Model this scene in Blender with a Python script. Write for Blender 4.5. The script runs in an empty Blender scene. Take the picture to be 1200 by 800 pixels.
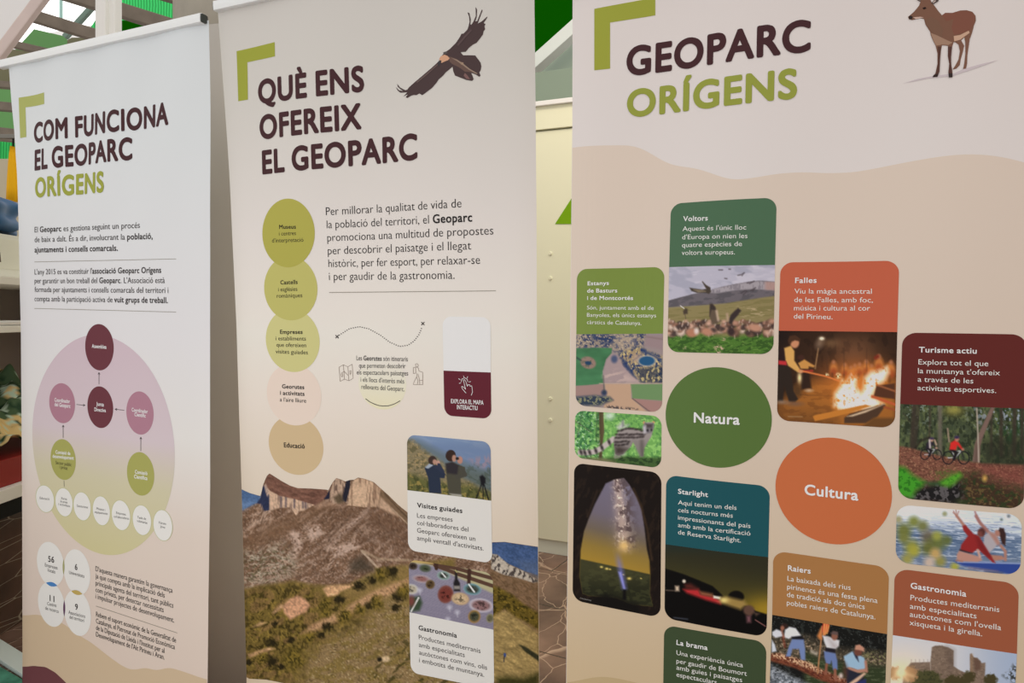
import bpy, bmesh, math, random
import numpy as np
from mathutils import Matrix, Vector
from mathutils.geometry import tessellate_polygon
sc = bpy.context.scene
COL = sc.collection

# ------------------------------------------------------------------ camera, world, lights
F = 820.0                                    # focal length in pixels of the 1200x800 frame
CAMH = 1.30
G = np.array([-0.012, 0.999, 0.037]); G /= np.linalg.norm(G)      # gravity seen by the camera
UP = -G
FW = np.array([0, 0, 1.0]); FW = FW - FW.dot(UP) * UP; FW /= np.linalg.norm(FW)
RT = np.cross(FW, UP)
RW = np.array([RT, FW, UP])                  # camera axes (x right, y down, z forward) -> world
CAM = np.array([0, 0, CAMH])
cam = bpy.data.cameras.new('camera'); co = bpy.data.objects.new('camera', cam); COL.objects.link(co)
cam.sensor_width = 36; cam.lens = F / 1200 * 36; cam.clip_start = .05; cam.clip_end = 200
m = Matrix.Identity(4)
for j, a in enumerate((np.array([1, 0, 0.]), np.array([0, -1, 0.]), np.array([0, 0, -1.]))):
    w_ = RW @ a
    for i in range(3): m[i][j] = w_[i]
m[0][3], m[1][3], m[2][3] = CAM
co.matrix_world = m; sc.camera = co

vs = sc.view_settings
vs.view_transform = 'Standard'; vs.look = 'None'; vs.gamma = 1; vs.use_curve_mapping = False; vs.exposure = 0.0
world = bpy.data.worlds.new('sky'); sc.world = world; world.use_nodes = True
bg = world.node_tree.nodes['Background']; bg.inputs[0].default_value = (1.0, .955, .915, 1); bg.inputs[1].default_value = 0.86

def area(name, loc, look, sx, sy, power, color):
    l = bpy.data.lights.new(name, 'AREA'); l.shape = 'RECTANGLE'; l.size = sx; l.size_y = sy; l.energy = power; l.color = color
    o = bpy.data.objects.new(name, l); COL.objects.link(o); o.location = loc
    o.rotation_euler = (Vector(look) - Vector(loc)).to_track_quat('-Z', 'Y').to_euler()
    return o
area('window_daylight', (-1.9, -.2, 1.0), (-.6, 1.8, 1.0), 1.4, 1.0, 15, (.86, .96, 1.0))
area('partition_fill', (.35, 2.5, 3.7), (.35, 3.1, 0.6), 1.6, .4, 26, (1.0, .87, .68))  # unseen warm fill, added to brighten the partition, floor and column

# ------------------------------------------------------------------ helpers
def lin(c):
    c = np.asarray(c, float) / 255.0
    return np.where(c <= .04045, c / 12.92, ((c + .055) / 1.055) ** 2.4)
GAIN = np.array([1.35, 1.41, 1.47])                                   # print albedo = seen colour x GAIN
def alb(c): return np.clip(lin(c) * GAIN, 0.003, .93)
_m = {}
def mat(name, rgb, rough=.6, spec=.08, metal=0, noise=0, nscale=40, raw=False):
    if name in _m: return _m[name]
    x = bpy.data.materials.new(name); x.use_nodes = True
    nt = x.node_tree; p = nt.nodes['Principled BSDF']
    c = lin(rgb) if raw else alb(rgb)
    p.inputs['Base Color'].default_value = (*c, 1); p.inputs['Roughness'].default_value = rough
    p.inputs['Specular IOR Level'].default_value = spec; p.inputs['Metallic'].default_value = metal
    if noise:
        n = nt.nodes.new('ShaderNodeTexNoise'); n.inputs['Scale'].default_value = nscale; n.inputs['Detail'].default_value = 4
        tc = nt.nodes.new('ShaderNodeTexCoord'); nt.links.new(tc.outputs['Object'], n.inputs['Vector'])
        r = nt.nodes.new('ShaderNodeValToRGB')
        r.color_ramp.elements[0].position = .3; r.color_ramp.elements[1].position = .7
        r.color_ramp.elements[0].color = (*(c * (1 - noise)), 1); r.color_ramp.elements[1].color = (*np.clip(c * (1 + noise), 0, 1), 1)
        nt.links.new(n.outputs['Fac'], r.inputs['Fac']); nt.links.new(r.outputs['Color'], p.inputs['Base Color'])
    _m[name] = x; return x
def print_mat(name, rough=.55, spec=.07):
    if name in _m: return _m[name]
    x = bpy.data.materials.new(name); x.use_nodes = True; nt = x.node_tree; p = nt.nodes['Principled BSDF']
    a = nt.nodes.new('ShaderNodeAttribute'); a.attribute_name = 'ink'
    nt.links.new(a.outputs['Color'], p.inputs['Base Color']); p.inputs['Roughness'].default_value = rough
    p.inputs['Specular IOR Level'].default_value = spec
    _m[name] = x; return x

def link(name, verts, faces, material, parent=None, ink=None, base=None, smooth=False):
    me = bpy.data.meshes.new(name)
    v = np.asarray(verts, float)
    if base is not None: v = v - base
    me.from_pydata(v.tolist(), [], [list(map(int, f)) for f in faces]); 
    if ink is not None:
        at_ = me.color_attributes.new('ink', 'FLOAT_COLOR', 'POINT')
        buf = np.ones((len(v), 4), np.float32); buf[:, :3] = ink; at_.data.foreach_set('color', buf.ravel())
    me.materials.append(material)
    if smooth: me.polygons.foreach_set('use_smooth', [True] * len(me.polygons))
    me.update()
    o = bpy.data.objects.new(name, me); COL.objects.link(o)
    if parent is not None: o.parent = parent
    return o
def tag(o, label=None, cat=None, group=None, kind=None):
    if label: o['label'] = label
    if cat: o['category'] = cat
    if group: o['group'] = group
    if kind: o['kind'] = kind
    return o
def empty(name, loc, label=None, cat=None, group=None):
    o = bpy.data.objects.new(name, None); COL.objects.link(o); o.location = loc; o.empty_display_size = .1
    return tag(o, label, cat, group)
def ray(px, py):
    return RW @ np.array([px - 600, py - 400, F])
def at(px, py, z):                            # world point seen at a pixel, z metres ahead of the lens
    return CAM + ray(px, py) / F * z
def on_plane(px, py, p0, n):
    r = ray(px, py); t = np.dot(np.asarray(p0) - CAM, n) / np.dot(r, n); return CAM + r * t

def boxmesh(bm, c, ax, half, bevel=0):
    """box with centre c, axes ax (3 unit vectors) and half sizes"""
    r = bmesh.ops.create_cube(bm, size=2)
    M = Matrix([[ax[j][i] * half[j] for j in range(3)] + [c[i]] for i in range(3)] + [[0, 0, 0, 1]])
    bmesh.ops.transform(bm, matrix=M, verts=r['verts'])
    if bevel:
        es = list({e for v in r['verts'] for e in v.link_edges})
        bmesh.ops.bevel(bm, geom=es, offset=bevel, segments=2, affect='EDGES', profile=.6)
def bm_obj(name, bm, material, parent=None, base=None, smooth=False):
    bmesh.ops.recalc_face_normals(bm, faces=bm.faces)
    me = bpy.data.meshes.new(name)
    if base is not None: bmesh.ops.translate(bm, verts=bm.verts, vec=Vector(-np.asarray(base)))
    bm.to_mesh(me); bm.free(); me.materials.append(material)
    if smooth: me.polygons.foreach_set('use_smooth', [True] * len(me.polygons))
    o = bpy.data.objects.new(name, me); COL.objects.link(o)
    if parent is not None: o.parent = parent
    return o
def bar(bm, a, b, w, h, up=(0, 0, 1), bevel=0.004):
    a = np.asarray(a); b = np.asarray(b); d = b - a; L = np.linalg.norm(d); d = d / L
    s = np.cross(d, up); s /= np.linalg.norm(s); t = np.cross(s, d)
    boxmesh(bm, (a + b) / 2, (d, s, t), (L / 2, w / 2, h / 2), bevel)
X3 = (np.array([1., 0, 0]), np.array([0, 1., 0]), np.array([0, 0, 1.]))

# ------------------------------------------------------------------ banner frames (orientation of each sheet)
def rot3(y, t, r):
    cy, sy, ct, st, cr, sr = math.cos(y), math.sin(y), math.cos(t), math.sin(t), math.cos(r), math.sin(r)
    Ry = np.array([[cy, 0, sy], [0, 1, 0], [-sy, 0, cy]]); Rx = np.array([[1, 0, 0], [0, ct, -st], [0, st, ct]])
    Rz = np.array([[cr, -sr, 0], [sr, cr, 0], [0, 0, 1]])
    return Rz @ Rx @ Ry
EPS = .00022
class Banner:
    def __init__(s, ypr, d, ripples, left, right):
        R = RW @ rot3(*ypr); s.U, s.V, s.N = R[:, 0], R[:, 1], R[:, 2]; s.d = d; s.rip = ripples
        s.lpx, s.rpx = left, right
        s.le = s.re = None
        l = np.array([s.P(*p) for p in left]); r = np.array([s.P(*p) for p in right])
        s.le, s.re = l, r
    def ul(s, v): return np.interp(v, s.le[:, 1], s.le[:, 0])
    def ur(s, v): return np.interp(v, s.re[:, 1], s.re[:, 0])
    def w(s, u, v):
        u = np.asarray(u, float); v = np.asarray(v, float); w = 0 * u + 0 * v
        for a, k, ph, kv, v0, sv in s.rip:
            w = w + a * np.sin(k * u + kv * v + ph) * np.exp(-((v - v0) / sv) ** 2)
        if s.le is not None:
            a = np.clip(.055 - (u - s.ul(v)), 0, .08) / .055; b = np.clip(.055 - (s.ur(v) - u), 0, .08) / .055
            w = w - .006 * (a ** 2 + b ** 2)
        return w
    def S(s, u, v, layer=0):
        u = np.asarray(u, float); v = np.asarray(v, float)
        w = s.w(u, v) + layer * EPS
        return CAM + np.multiply.outer(u, s.U) + np.multiply.outer(v, s.V) + np.multiply.outer(s.d - w, s.N)
    def P(s, px, py):                         # sheet coordinates (metres right, metres down) of a traced point
        r = ray(px, py); r = r / r.dot(s.N); uv = np.array([r.dot(s.U), r.dot(s.V)]) * s.d
        for _ in range(3):
            uv = np.array([r.dot(s.U), r.dot(s.V)]) * (s.d - float(s.w(uv[0], uv[1])))
        return uv
    def PP(s, pts): return np.array([s.P(*p) for p in pts])
    def px(s, u, v):                          # back to frame coordinates (for vectorised painting)
        q = (s.S(u, v) - CAM) @ RW
        return q[..., 0] / q[..., 2] * F + 600, q[..., 1] / q[..., 2] * F + 400

B1 = Banner((0.452, 0.0434, 0.0229), 1.254,
            [(.0046, 26, .6, 3, -.50, .26), (.0012, 17, 2.0, -2, .2, .5)],
            [(7, 60), (8, 80), (14, 150), (17.5, 205), (20, 300), (22, 390), (23.5, 600), (24, 800), (24, 1100)],
            [(242.3, 10), (242.5, 30), (244, 300), (244, 570), (242, 700), (241, 800), (238.5, 1100)])
B2 = Banner((0.4097, 0.0699, -0.0079), 1.364,
            [(.0045, 15, .4, 2, -.35, .45), (.001, 20, 2.4, -3, .3, .4)],
            [(252, -5), (253.5, 18), (261, 120), (266.5, 200), (270, 275), (275, 380), (278, 480), (281, 570), (287, 800), (293, 1100)],
            [(625, -80), (625, 0), (627.3, 230), (628.3, 480), (631, 800), (634, 1100)])
B3 = Banner((0.4127, 0.0009, 0.0192), 1.30,
            [(.0048, 19, 4.4, 1.5, -.3, .6), (.0012, 31, 1.0, -2, .1, .5)],
            [(670, -40), (669.5, 150), (668, 290), (665.6, 540), (663.5, 690), (662.3, 800), (659, 1100)],
            [(1330, -60), (1326, 150), (1320, 400), (1312, 600), (1303, 1000)])

# ------------------------------------------------------------------ lettering
_g = {}
_D = [(1, 0), (.75, .75), (0, 1), (-.75, .75), (-1, 0), (-.75, -.75), (0, -1), (.75, -.75)]
OFF = {-1: -.008, 0: 0.0, 1: 0, 2: 0, 3: 0}
FAT = {1: .020, 2: .034, 3: .026}             # printed weight: outline swollen by this radius
def _eval(body, wgt):
    cu = bpy.data.curves.new('tmp_letter', 'FONT'); cu.body = body; cu.resolution_u = 3 if wgt < 2 else 8; cu.size = 1; cu.offset = OFF[wgt]
    o = bpy.data.objects.new('tmp_letter', cu); COL.objects.link(o)
    dg = bpy.context.evaluated_depsgraph_get(); dg.update()
    me = o.evaluated_get(dg).to_mesh()
    v = np.array([x.co[:2] for x in me.vertices]).reshape(-1, 2); f = [tuple(p.vertices) for p in me.polygons]
    o.evaluated_get(dg).to_mesh_clear()
    bpy.data.objects.remove(o); bpy.data.curves.remove(cu)
    return v, f
def glyph(ch, wgt):
    k = (ch, wgt)
    if k not in _g:
        ref = _g.setdefault(('I|', wgt), None)
        if ref is None:
            ref = _eval('I', wgt)[0]; _g[('I|', wgt)] = ref
        v, f = _eval(ch, wgt) if ch != ' ' else (np.zeros((0, 2)), [])
        adv = _eval(ch + 'I', wgt)[0][:, 0].max() - ref[:, 0].max()
        if wgt in FAT and len(v):
            n0 = len(v); r = FAT[wgt]; dd = _D if wgt > 1 else _D[1::2]
            f = [tuple(i + n0 * q for i in t) for q in range(len(dd)) for t in f]
            lift = np.repeat(np.arange(len(dd)) * .15, n0)
            v = np.concatenate([v + np.array(d) * r for d in dd]); adv += r * 1.3
            v = np.c_[v, lift]
        elif len(v): v = np.c_[v, np.zeros(len(v))]
        _g[k] = (v, f, adv)
    return _g[k]
CAPH = None
def text(b, parent, name, lines, material, cap, layer=5, z=None, track=0):
    """lines: (string or [(string, weight)..], left baseline px, right baseline px, weight); z=(x0,y0,scale) of the tracing crop"""
    global CAPH
    if CAPH is None: CAPH = _eval('H', 0)[0][:, 1].max()
    V, FC = [], []; n = 0
    for ln in lines:
        s, L, R = ln[:3]; wg = ln[3] if len(ln) > 3 else 0
        segs = [(s, wg)] if isinstance(s, str) else s
        if z: L = (z[0] + L[0] / z[2], z[1] + L[1] / z[2]); R = (z[0] + R[0] / z[2], z[1] + R[1] / z[2])
        cpx = (ln[4] if len(ln) > 4 else cap) / (z[2] if z else 1)
        a = b.P(*L); e = b.P(*R) - a
        mid = ((L[0] + R[0]) / 2, (L[1] + R[1]) / 2)
        capm = abs((b.P(*mid) - b.P(mid[0], mid[1] - cpx))[1])
        xs, x = [], 0; out = []
        for st, w in segs:
            for ch in st:
                v, f, adv = glyph(ch, w)
                if len(v): out.append((v + [x, 0, 0], f))
                x += adv + track
        lo = min(o[0][:, 0].min() for o in out); hi = max(o[0][:, 0].max() for o in out)
        ky = capm / CAPH; ex = e / (hi - lo)
        for v, f in out:
            uv = a + np.outer(v[:, 0] - lo, ex) + np.outer(-v[:, 1] * ky, [0, 1])
            V.append(np.c_[uv, v[:, 2]]); FC += [tuple(i + n for i in q) for q in f]; n += len(v)
    V = np.concatenate(V)
    return link(name, b.S(V[:, 0], V[:, 1], layer + V[:, 2]), FC, material, parent, base=parent_base(parent))
def parent_base(p):
    q = np.zeros(3)
    while p is not None:
        q = q + np.array(p.location); p = p.parent
    return q

# ------------------------------------------------------------------ printed shapes
def grid_faces(ny, nx):
    i = np.arange(ny * nx).reshape(ny, nx)
    return np.stack([i[:-1, :-1], i[1:, :-1], i[1:, 1:], i[:-1, 1:]], -1).reshape(-1, 4)
def disc(b, parent, name, c, w, h, material, layer=2, z=None, ink=None):
    if z: c = (z[0] + c[0] / z[2], z[1] + c[1] / z[2]); w, h = w / z[2], h / z[2]
    o = b.P(*c); ry = abs((b.P(c[0], c[1] + h / 2) - b.P(c[0], c[1] - h / 2))[1]) / 2
    L = b.P(c[0] - w / 2, c[1]); R = b.P(c[0] + w / 2, c[1]); rx = abs(R[0] - L[0]) / 2
    o[0] = (L[0] + R[0]) / 2
    return uvdisc(b, parent, name, o, rx, ry, material, layer, ink)
def uvdisc(b, parent, name, o, rx, ry, material, layer=2, ink=None, n=72, rings=6):
    th = np.linspace(0, 2 * np.pi, n, endpoint=False); U, W, fc = [o[0]], [o[1]], []
    for k in range(1, rings + 1):
        U += list(o[0] + rx * k / rings * np.cos(th)); W += list(o[1] + ry * k / rings * np.sin(th))
    for i in range(n): fc.append((0, 1 + (i + 1) % n, 1 + i))
    for k in range(rings - 1):
        a, c = 1 + k * n, 1 + (k + 1) * n
        for i in range(n): j = (i + 1) % n; fc.append((a + i, a + j, c + j, c + i))
    U = np.array(U); W = np.array(W)
    return link(name, b.S(U, W, layer), fc, material, parent, base=parent_base(parent), ink=ink(U, W) if ink else None)
def quad_shape(b, corners, r, rounded=(1, 1), nx=10, ny=None):
    """rounded sheet area between four traced corners: u, v arrays (ny x nx)"""
    q = b.PP(corners); hgt = abs(q[3][1] - q[0][1] + q[2][1] - q[1][1]) / 2; wid = np.linalg.norm(q[1] - q[0])
    if ny is None:
        e = r / hgt; k = (1 - np.cos(np.linspace(0, np.pi / 2, 12))) * e
        t = np.concatenate([k if rounded[0] else [0, e], np.linspace(e, 1 - e, 12)[1:-1], (1 - k)[::-1] if rounded[1] else [1 - e, 1]])
    else:
        t = np.linspace(0, 1, ny)
        e = r / hgt; k = (1 - np.cos(np.linspace(0, np.pi / 2, 10))) * e
        add = []
        if rounded[0]: add += list(k)
        if rounded[1]: add += list(1 - k)
        t = np.unique(np.concatenate([t, add]))
    y = t * hgt; ins = np.zeros_like(t)
    if rounded[0]: d = np.clip(r - y, 0, r); ins = np.maximum(ins, r - np.sqrt(np.clip(r * r - d * d, 0, None)))
    if rounded[1]: d = np.clip(r - (hgt - y), 0, r); ins = np.maximum(ins, r - np.sqrt(np.clip(r * r - d * d, 0, None)))
    ins /= wid
    s = ins[:, None] + (1 - 2 * ins[:, None]) * np.linspace(0, 1, nx)[None]
    T = t[:, None] + 0 * s
    uv = ((1 - s) * (1 - T))[..., None] * q[0] + (s * (1 - T))[..., None] * q[1] + (s * T)[..., None] * q[2] + ((1 - s) * T)[..., None] * q[3]
    return uv[..., 0], uv[..., 1]
def zc(z, pts): return [(z[0] + x / z[2], z[1] + y / z[2]) for x, y in pts]
def panel(b, parent, name, corners, r, material, rounded=(1, 1), layer=3):
    u, v = quad_shape(b, corners, r, rounded)
    return link(name, b.S(u, v, layer).reshape(-1, 3), grid_faces(*u.shape), material, parent, base=parent_base(parent))
def tess(uv, step_=.012):
    """fill an outline and refine it so that it can follow the curved sheet"""
    bm = bmesh.new(); vv = [bm.verts.new((p[0], p[1], 0)) for p in uv]
    for t in tessellate_polygon([[Vector((p[0], -p[1], 0)) for p in uv]]):
        try: bm.faces.new([vv[i] for i in t])
        except ValueError: pass
    for _ in range(5):
        es = [e for e in bm.edges if e.calc_length() > step_]
        if not es: break
        bmesh.ops.subdivide_edges(bm, edges=es, cuts=1); bmesh.ops.triangulate(bm, faces=bm.faces)
    bm.verts.index_update(); q = np.array([v.co[:2] for v in bm.verts]); f = [tuple(v.index for v in p.verts) for p in bm.faces]; bm.free()
    return q, f
def poly(b, parent, name, pts, material, layer=3, z=None):
    if z: pts = zc(z, pts)
    uv, tri = tess(b.PP(pts))
    return link(name, b.S(uv[:, 0], uv[:, 1], layer), tri, material, parent, base=parent_base(parent))
def strokes(b, parent, name, paths, wpx, material, layer=5, z=None):
    V, fc = [], []
    for p in paths:
        if z: p = zc(z, p)
        q = np.array(p, float)
        for i in range(len(q) - 1):
            d = q[i + 1] - q[i]; L = np.hypot(*d)
            if L < 1e-6: continue
            t = d / L * wpx * .5; nrm = np.array([-t[1], t[0]]); k = len(V); m_ = max(1, int(L / 9))
            for j in range(m_ + 1):
                c = q[i] - t * .5 + (d + t) * j / m_
                V += [b.P(*(c + nrm)), b.P(*(c - nrm))]
                if j: fc.append((k + 2 * j - 2, k + 2 * j - 1, k + 2 * j + 1, k + 2 * j))
    V = np.array(V)
    return link(name, b.S(V[:, 0], V[:, 1], layer), fc, material, parent, base=parent_base(parent))
def inkpoly(b, parent, name, items, layer, z):
    """a cut-out picture made of stacked ink shapes: (points, colour)"""
    V, fc, ink = [], [], []
    for i, (pts, c) in enumerate(items):
        k = sum(len(x) for x in V); uv, tri = tess(b.PP(zc(z, pts)))
        fc += [tuple(j + k for j in t) for t in tri]
        V.append(b.S(uv[:, 0], uv[:, 1], layer + i * .3)); ink.append(np.tile(alb(c), (len(uv), 1)))
    return link(name, np.concatenate(V), fc, print_mat('printed_ink'), parent, ink=np.concatenate(ink), base=parent_base(parent))

# ------------------------------------------------------------------ painting of the printed photographs (ink per vertex)
def _h(i, j, s):
    x = np.sin(i * 127.1 + j * 311.7 + s * 74.7) * 43758.5453
    return x - np.floor(x)
def vnoise(x, y, s):
    i, j = np.floor(x), np.floor(y); f, g = x - i, y - j; f = f * f * (3 - 2 * f); g = g * g * (3 - 2 * g)
    return (_h(i, j, s) * (1 - f) + _h(i + 1, j, s) * f) * (1 - g) + (_h(i, j + 1, s) * (1 - f) + _h(i + 1, j + 1, s) * f) * g
class Canvas:
    def __init__(s, x, y, bgc): s.x, s.y = x, y; s.c = np.zeros(x.shape + (3,)) + np.array(bgc, float); s.z(0, 0, 1)
    def z(s, x0, y0, k): s.X = (s.x - x0) * k; s.Y = (s.y - y0) * k; s.k = k; return s
    def n(s, sx, sy=None, seed=0, ang=0, octv=3):
        sy = sy or sx; a = math.radians(ang); u = (s.X * math.cos(a) + s.Y * math.sin(a)) / sx; v = (-s.X * math.sin(a) + s.Y * math.cos(a)) / sy
        t, amp, tot = 0, 1, 0
        for o in range(octv): t = t + amp * vnoise(u * 2 ** o + 31 * o, v * 2 ** o + 17 * o, seed + o); tot += amp; amp *= .55
        return t / tot
    def mix(s, mask, col):
        mask = np.clip(mask, 0, 1)[..., None]; s.c = s.c * (1 - mask) + np.asarray(col, float) * mask
    def pm(s, pts, soft=.8):                  # soft polygon mask
        P = np.array(pts, float); sf = soft * s.k
        d = np.full(s.X.shape, 1e9); ins = np.zeros(s.X.shape, bool)
        for (ax, ay), (bx, by) in zip(P, np.roll(P, -1, 0)):
            ex, ey = bx - ax, by - ay; wx, wy = s.X - ax, s.Y - ay
            t = np.clip((wx * ex + wy * ey) / (ex * ex + ey * ey + 1e-9), 0, 1)
            d = np.minimum(d, np.hypot(wx - ex * t, wy - ey * t))
            if by != ay:
                cond = (ay > s.Y) != (by > s.Y); ins ^= cond & (s.X < ex * (s.Y - ay) / (by - ay) + ax)
        return np.clip(.5 + np.where(ins, d, -d) / sf, 0, 1)
    def poly(s, pts, col, soft=.8, a=1): s.mix(s.pm(pts, soft) * a, col); return s
    def ell(s, cx, cy, rx, ry, col, soft=.8, ang=0, a=1):
        t = math.radians(ang); u = (s.X - cx) * math.cos(t) + (s.Y - cy) * math.sin(t); v = -(s.X - cx) * math.sin(t) + (s.Y - cy) * math.cos(t)
        d = (1 - np.hypot(u / rx, v / ry)) * min(rx, ry)
        s.mix(np.clip(.5 + d / (soft * s.k), 0, 1) * a, col); return s
    def line(s, pts, w, col, soft=.8, a=1):
        P = np.array(pts, float); d = np.full(s.X.shape, 1e9)
        for (ax, ay), (bx, by) in zip(P[:-1], P[1:]):
            ex, ey = bx - ax, by - ay; wx, wy = s.X - ax, s.Y - ay
            t = np.clip((wx * ex + wy * ey) / (ex * ex + ey * ey + 1e-9), 0, 1); d = np.minimum(d, np.hypot(wx - ex * t, wy - ey * t))
        s.mix(np.clip(.5 + (w / 2 - d) / (soft * s.k), 0, 1) * a, col); return s
    def vary(s, mask, amt, sx, sy=None, seed=0, ang=0, octv=3):
        f = 1 + amt * (s.n(sx, sy, seed, ang, octv) - .5) * 2
        s.c = s.c * (1 + (f - 1)[..., None] * np.broadcast_to(mask, s.X.shape)[..., None])
def step(x, a, b): t = np.clip((x - a) / (b - a), 0, 1); return t * t * (3 - 2 * t)
def photo(b, parent, name, corners, r, rounded, painter, bgc=(128, 128, 128), layer=4, dens=1.0, label=None):
    c = np.array(corners); nx = int((np.ptp(c[:, 0])) * dens) + 2; ny = int(np.ptp(c[:, 1]) * dens) + 2
    u, v = quad_shape(b, corners, r, rounded, nx, ny)
    px, py = b.px(u, v); cv = Canvas(px, py, bgc); painter(cv)
    o = link(name, b.S(u, v, layer).reshape(-1, 3), grid_faces(*u.shape), print_mat('printed_ink'), parent,
             ink=alb(np.clip(cv.c, 0, 255)).reshape(-1, 3), base=parent_base(parent))
    if label: o['label'] = label
    return o
# ------------------------------------------------------------------ the hall: floor, partition, column, roof
floor_m = bpy.data.materials.new('brown_marble'); floor_m.use_nodes = True
nt = floor_m.node_tree; p = nt.nodes['Principled BSDF']; tc = nt.nodes.new('ShaderNodeTexCoord')
mp = nt.nodes.new('ShaderNodeMapping'); nt.links.new(tc.outputs['Object'], mp.inputs[0]); mp.inputs['Rotation'].default_value = (0, 0, .5)
def wave(scale, dist, pos, seed):
    n = nt.nodes.new('ShaderNodeTexNoise'); n.inputs['Scale'].default_value = scale; n.inputs['Detail'].default_value = 5; n.inputs['Distortion'].default_value = dist
    mm = nt.nodes.new('ShaderNodeMapping'); mm.inputs['Location'].default_value = (seed, seed * 2, 0); nt.links.new(mp.outputs[0], mm.inputs[0]); nt.links.new(mm.outputs[0], n.inputs['Vector'])
    s = nt.nodes.new('ShaderNodeMath'); s.operation = 'SUBTRACT'; s.inputs[1].default_value = .5; nt.links.new(n.outputs['Fac'], s.inputs[0])
    a = nt.nodes.new('ShaderNodeMath'); a.operation = 'ABSOLUTE'; nt.links.new(s.outputs[0], a.inputs[0])
    r = nt.nodes.new('ShaderNodeValToRGB'); r.color_ramp.elements[0].color = (1, 1, 1, 1); r.color_ramp.elements[1].color = (0, 0, 0, 1); r.color_ramp.elements[1].position = pos
    nt.links.new(a.outputs[0], r.inputs['Fac']); return r.outputs['Color']
def crack(scale, width, seed):
    ds = nt.nodes.new('ShaderNodeTexNoise'); ds.inputs['Scale'].default_value = scale * 1.6; nt.links.new(mp.outputs[0], ds.inputs['Vector'])
    ad = nt.nodes.new('ShaderNodeVectorMath'); ad.operation = 'MULTIPLY_ADD'; ad.inputs[1].default_value = (.16 / scale * 2, .16 / scale * 2, 0); nt.links.new(ds.outputs['Color'], ad.inputs[0])
    m2 = nt.nodes.new('ShaderNodeMapping'); m2.inputs['Location'].default_value = (seed, seed, 0); m2.inputs['Scale'].default_value = (1, .55, 1); m2.inputs['Rotation'].default_value = (0, 0, seed); nt.links.new(mp.outputs[0], m2.inputs[0]); nt.links.new(m2.outputs[0], ad.inputs[2])
    v = nt.nodes.new('ShaderNodeTexVoronoi'); v.feature = 'DISTANCE_TO_EDGE'; v.inputs['Scale'].default_value = scale; nt.links.new(ad.outputs[0], v.inputs['Vector'])
    r = nt.nodes.new('ShaderNodeValToRGB'); r.color_ramp.elements[0].color = (.7, .7, .7, 1); r.color_ramp.elements[1].color = (0, 0, 0, 1); r.color_ramp.elements[1].position = width
    nt.links.new(v.outputs['Distance'], r.inputs[0]); return r.outputs['Color']
v1, v2 = crack(3.0, .012, .7), crack(7.5, .016, 2.1)
mx = nt.nodes.new('ShaderNodeMath'); mx.operation = 'MAXIMUM'; nt.links.new(v1, mx.inputs[0]); nt.links.new(v2, mx.inputs[1])
tone = nt.nodes.new('ShaderNodeTexNoise'); tone.inputs['Scale'].default_value = 3.5; tone.inputs['Detail'].default_value = 6; nt.links.new(mp.outputs[0], tone.inputs['Vector'])
tr = nt.nodes.new('ShaderNodeValToRGB'); tr.color_ramp.elements[0].position = .32; tr.color_ramp.elements[1].position = .68
tr.color_ramp.elements[0].color = (*lin((84, 60, 52)), 1); tr.color_ramp.elements[1].color = (*lin((142, 110, 94)), 1); nt.links.new(tone.outputs['Fac'], tr.inputs['Fac'])
mix = nt.nodes.new('ShaderNodeMix'); mix.data_type = 'RGBA'; nt.links.new(mx.outputs[0], mix.inputs['Factor']); nt.links.new(tr.outputs[0], mix.inputs['A']); mix.inputs['B'].default_value = (*lin((214, 184, 160)), 1)
bk = nt.nodes.new('ShaderNodeTexBrick'); bk.inputs['Scale'].default_value = 1; bk.inputs['Mortar Size'].default_value = .004; bk.inputs['Brick Width'].default_value = .6; bk.inputs['Row Height'].default_value = .4
bk.inputs['Color1'].default_value = bk.inputs['Color2'].default_value = (1, 1, 1, 1); bk.inputs['Mortar'].default_value = (.25, .2, .17, 1); nt.links.new(mp.outputs[0], bk.inputs['Vector'])
mu = nt.nodes.new('ShaderNodeMix'); mu.data_type = 'RGBA'; mu.blend_type = 'MULTIPLY'; mu.inputs['Factor'].default_value = 1
nt.links.new(mix.outputs['Result'], mu.inputs['A']); nt.links.new(bk.outputs['Color'], mu.inputs['B']); nt.links.new(mu.outputs['Result'], p.inputs['Base Color']); p.inputs['Roughness'].default_value = .22
bm = bmesh.new(); boxmesh(bm, (0, 3, -.05), X3, (8, 8, .05)); tag(bm_obj('floor', bm, floor_m), kind='structure')

cream = mat('cream_paint', (232, 216, 184), .45, .4)
WU, WN = B3.U.copy(), B3.N.copy(); WU[2] = 0; WU /= np.linalg.norm(WU); WN = np.array([-WU[1], WU[0], 0])     # partition runs parallel to the banners
r0 = ray(648, 650); W0 = CAM + r0 * (-CAMH / r0[2])
WA = (WU, WN, np.array([0, 0, 1.]))
def wall_z(py): return on_plane(648, py, W0, WN)[2]
def wall_u(px, py): return (on_plane(px, py, W0, WN) - W0).dot(WU)
def wbox(u0, u1, z0, z1, n0, n1, name, m, bev=.003, parent=None, base=None):
    bm = bmesh.new(); c = W0 + WU * (u0 + u1) / 2 + WN * (n0 + n1) / 2; c = np.array([c[0], c[1], (z0 + z1) / 2])
    boxmesh(bm, c, WA, ((u1 - u0) / 2, abs(n1 - n0) / 2, (z1 - z0) / 2), bev); return bm_obj(name, bm, m, parent, base)
zt, zj, zp = wall_z(124), wall_z(151), wall_z(633)
wl = tag(wbox(-2.2, 4.6, zp, zj - .006, 0, .12, 'wall_back', cream), kind='structure')
tag(wbox(-2.2, 4.6, zj, zt, -.012, .13, 'trim_1', cream), kind='structure')
tag(wbox(-2.2, 4.6, zt, zt + .025, -.03, .14, 'trim_2', mat('white_coping', (250, 250, 246), .4)), kind='structure')
tag(wbox(-2.2, 4.6, 0, zp, .012, .12, 'baseboard_back', mat('grey_plinth', (196, 195, 178), .5)), kind='structure')
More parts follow.
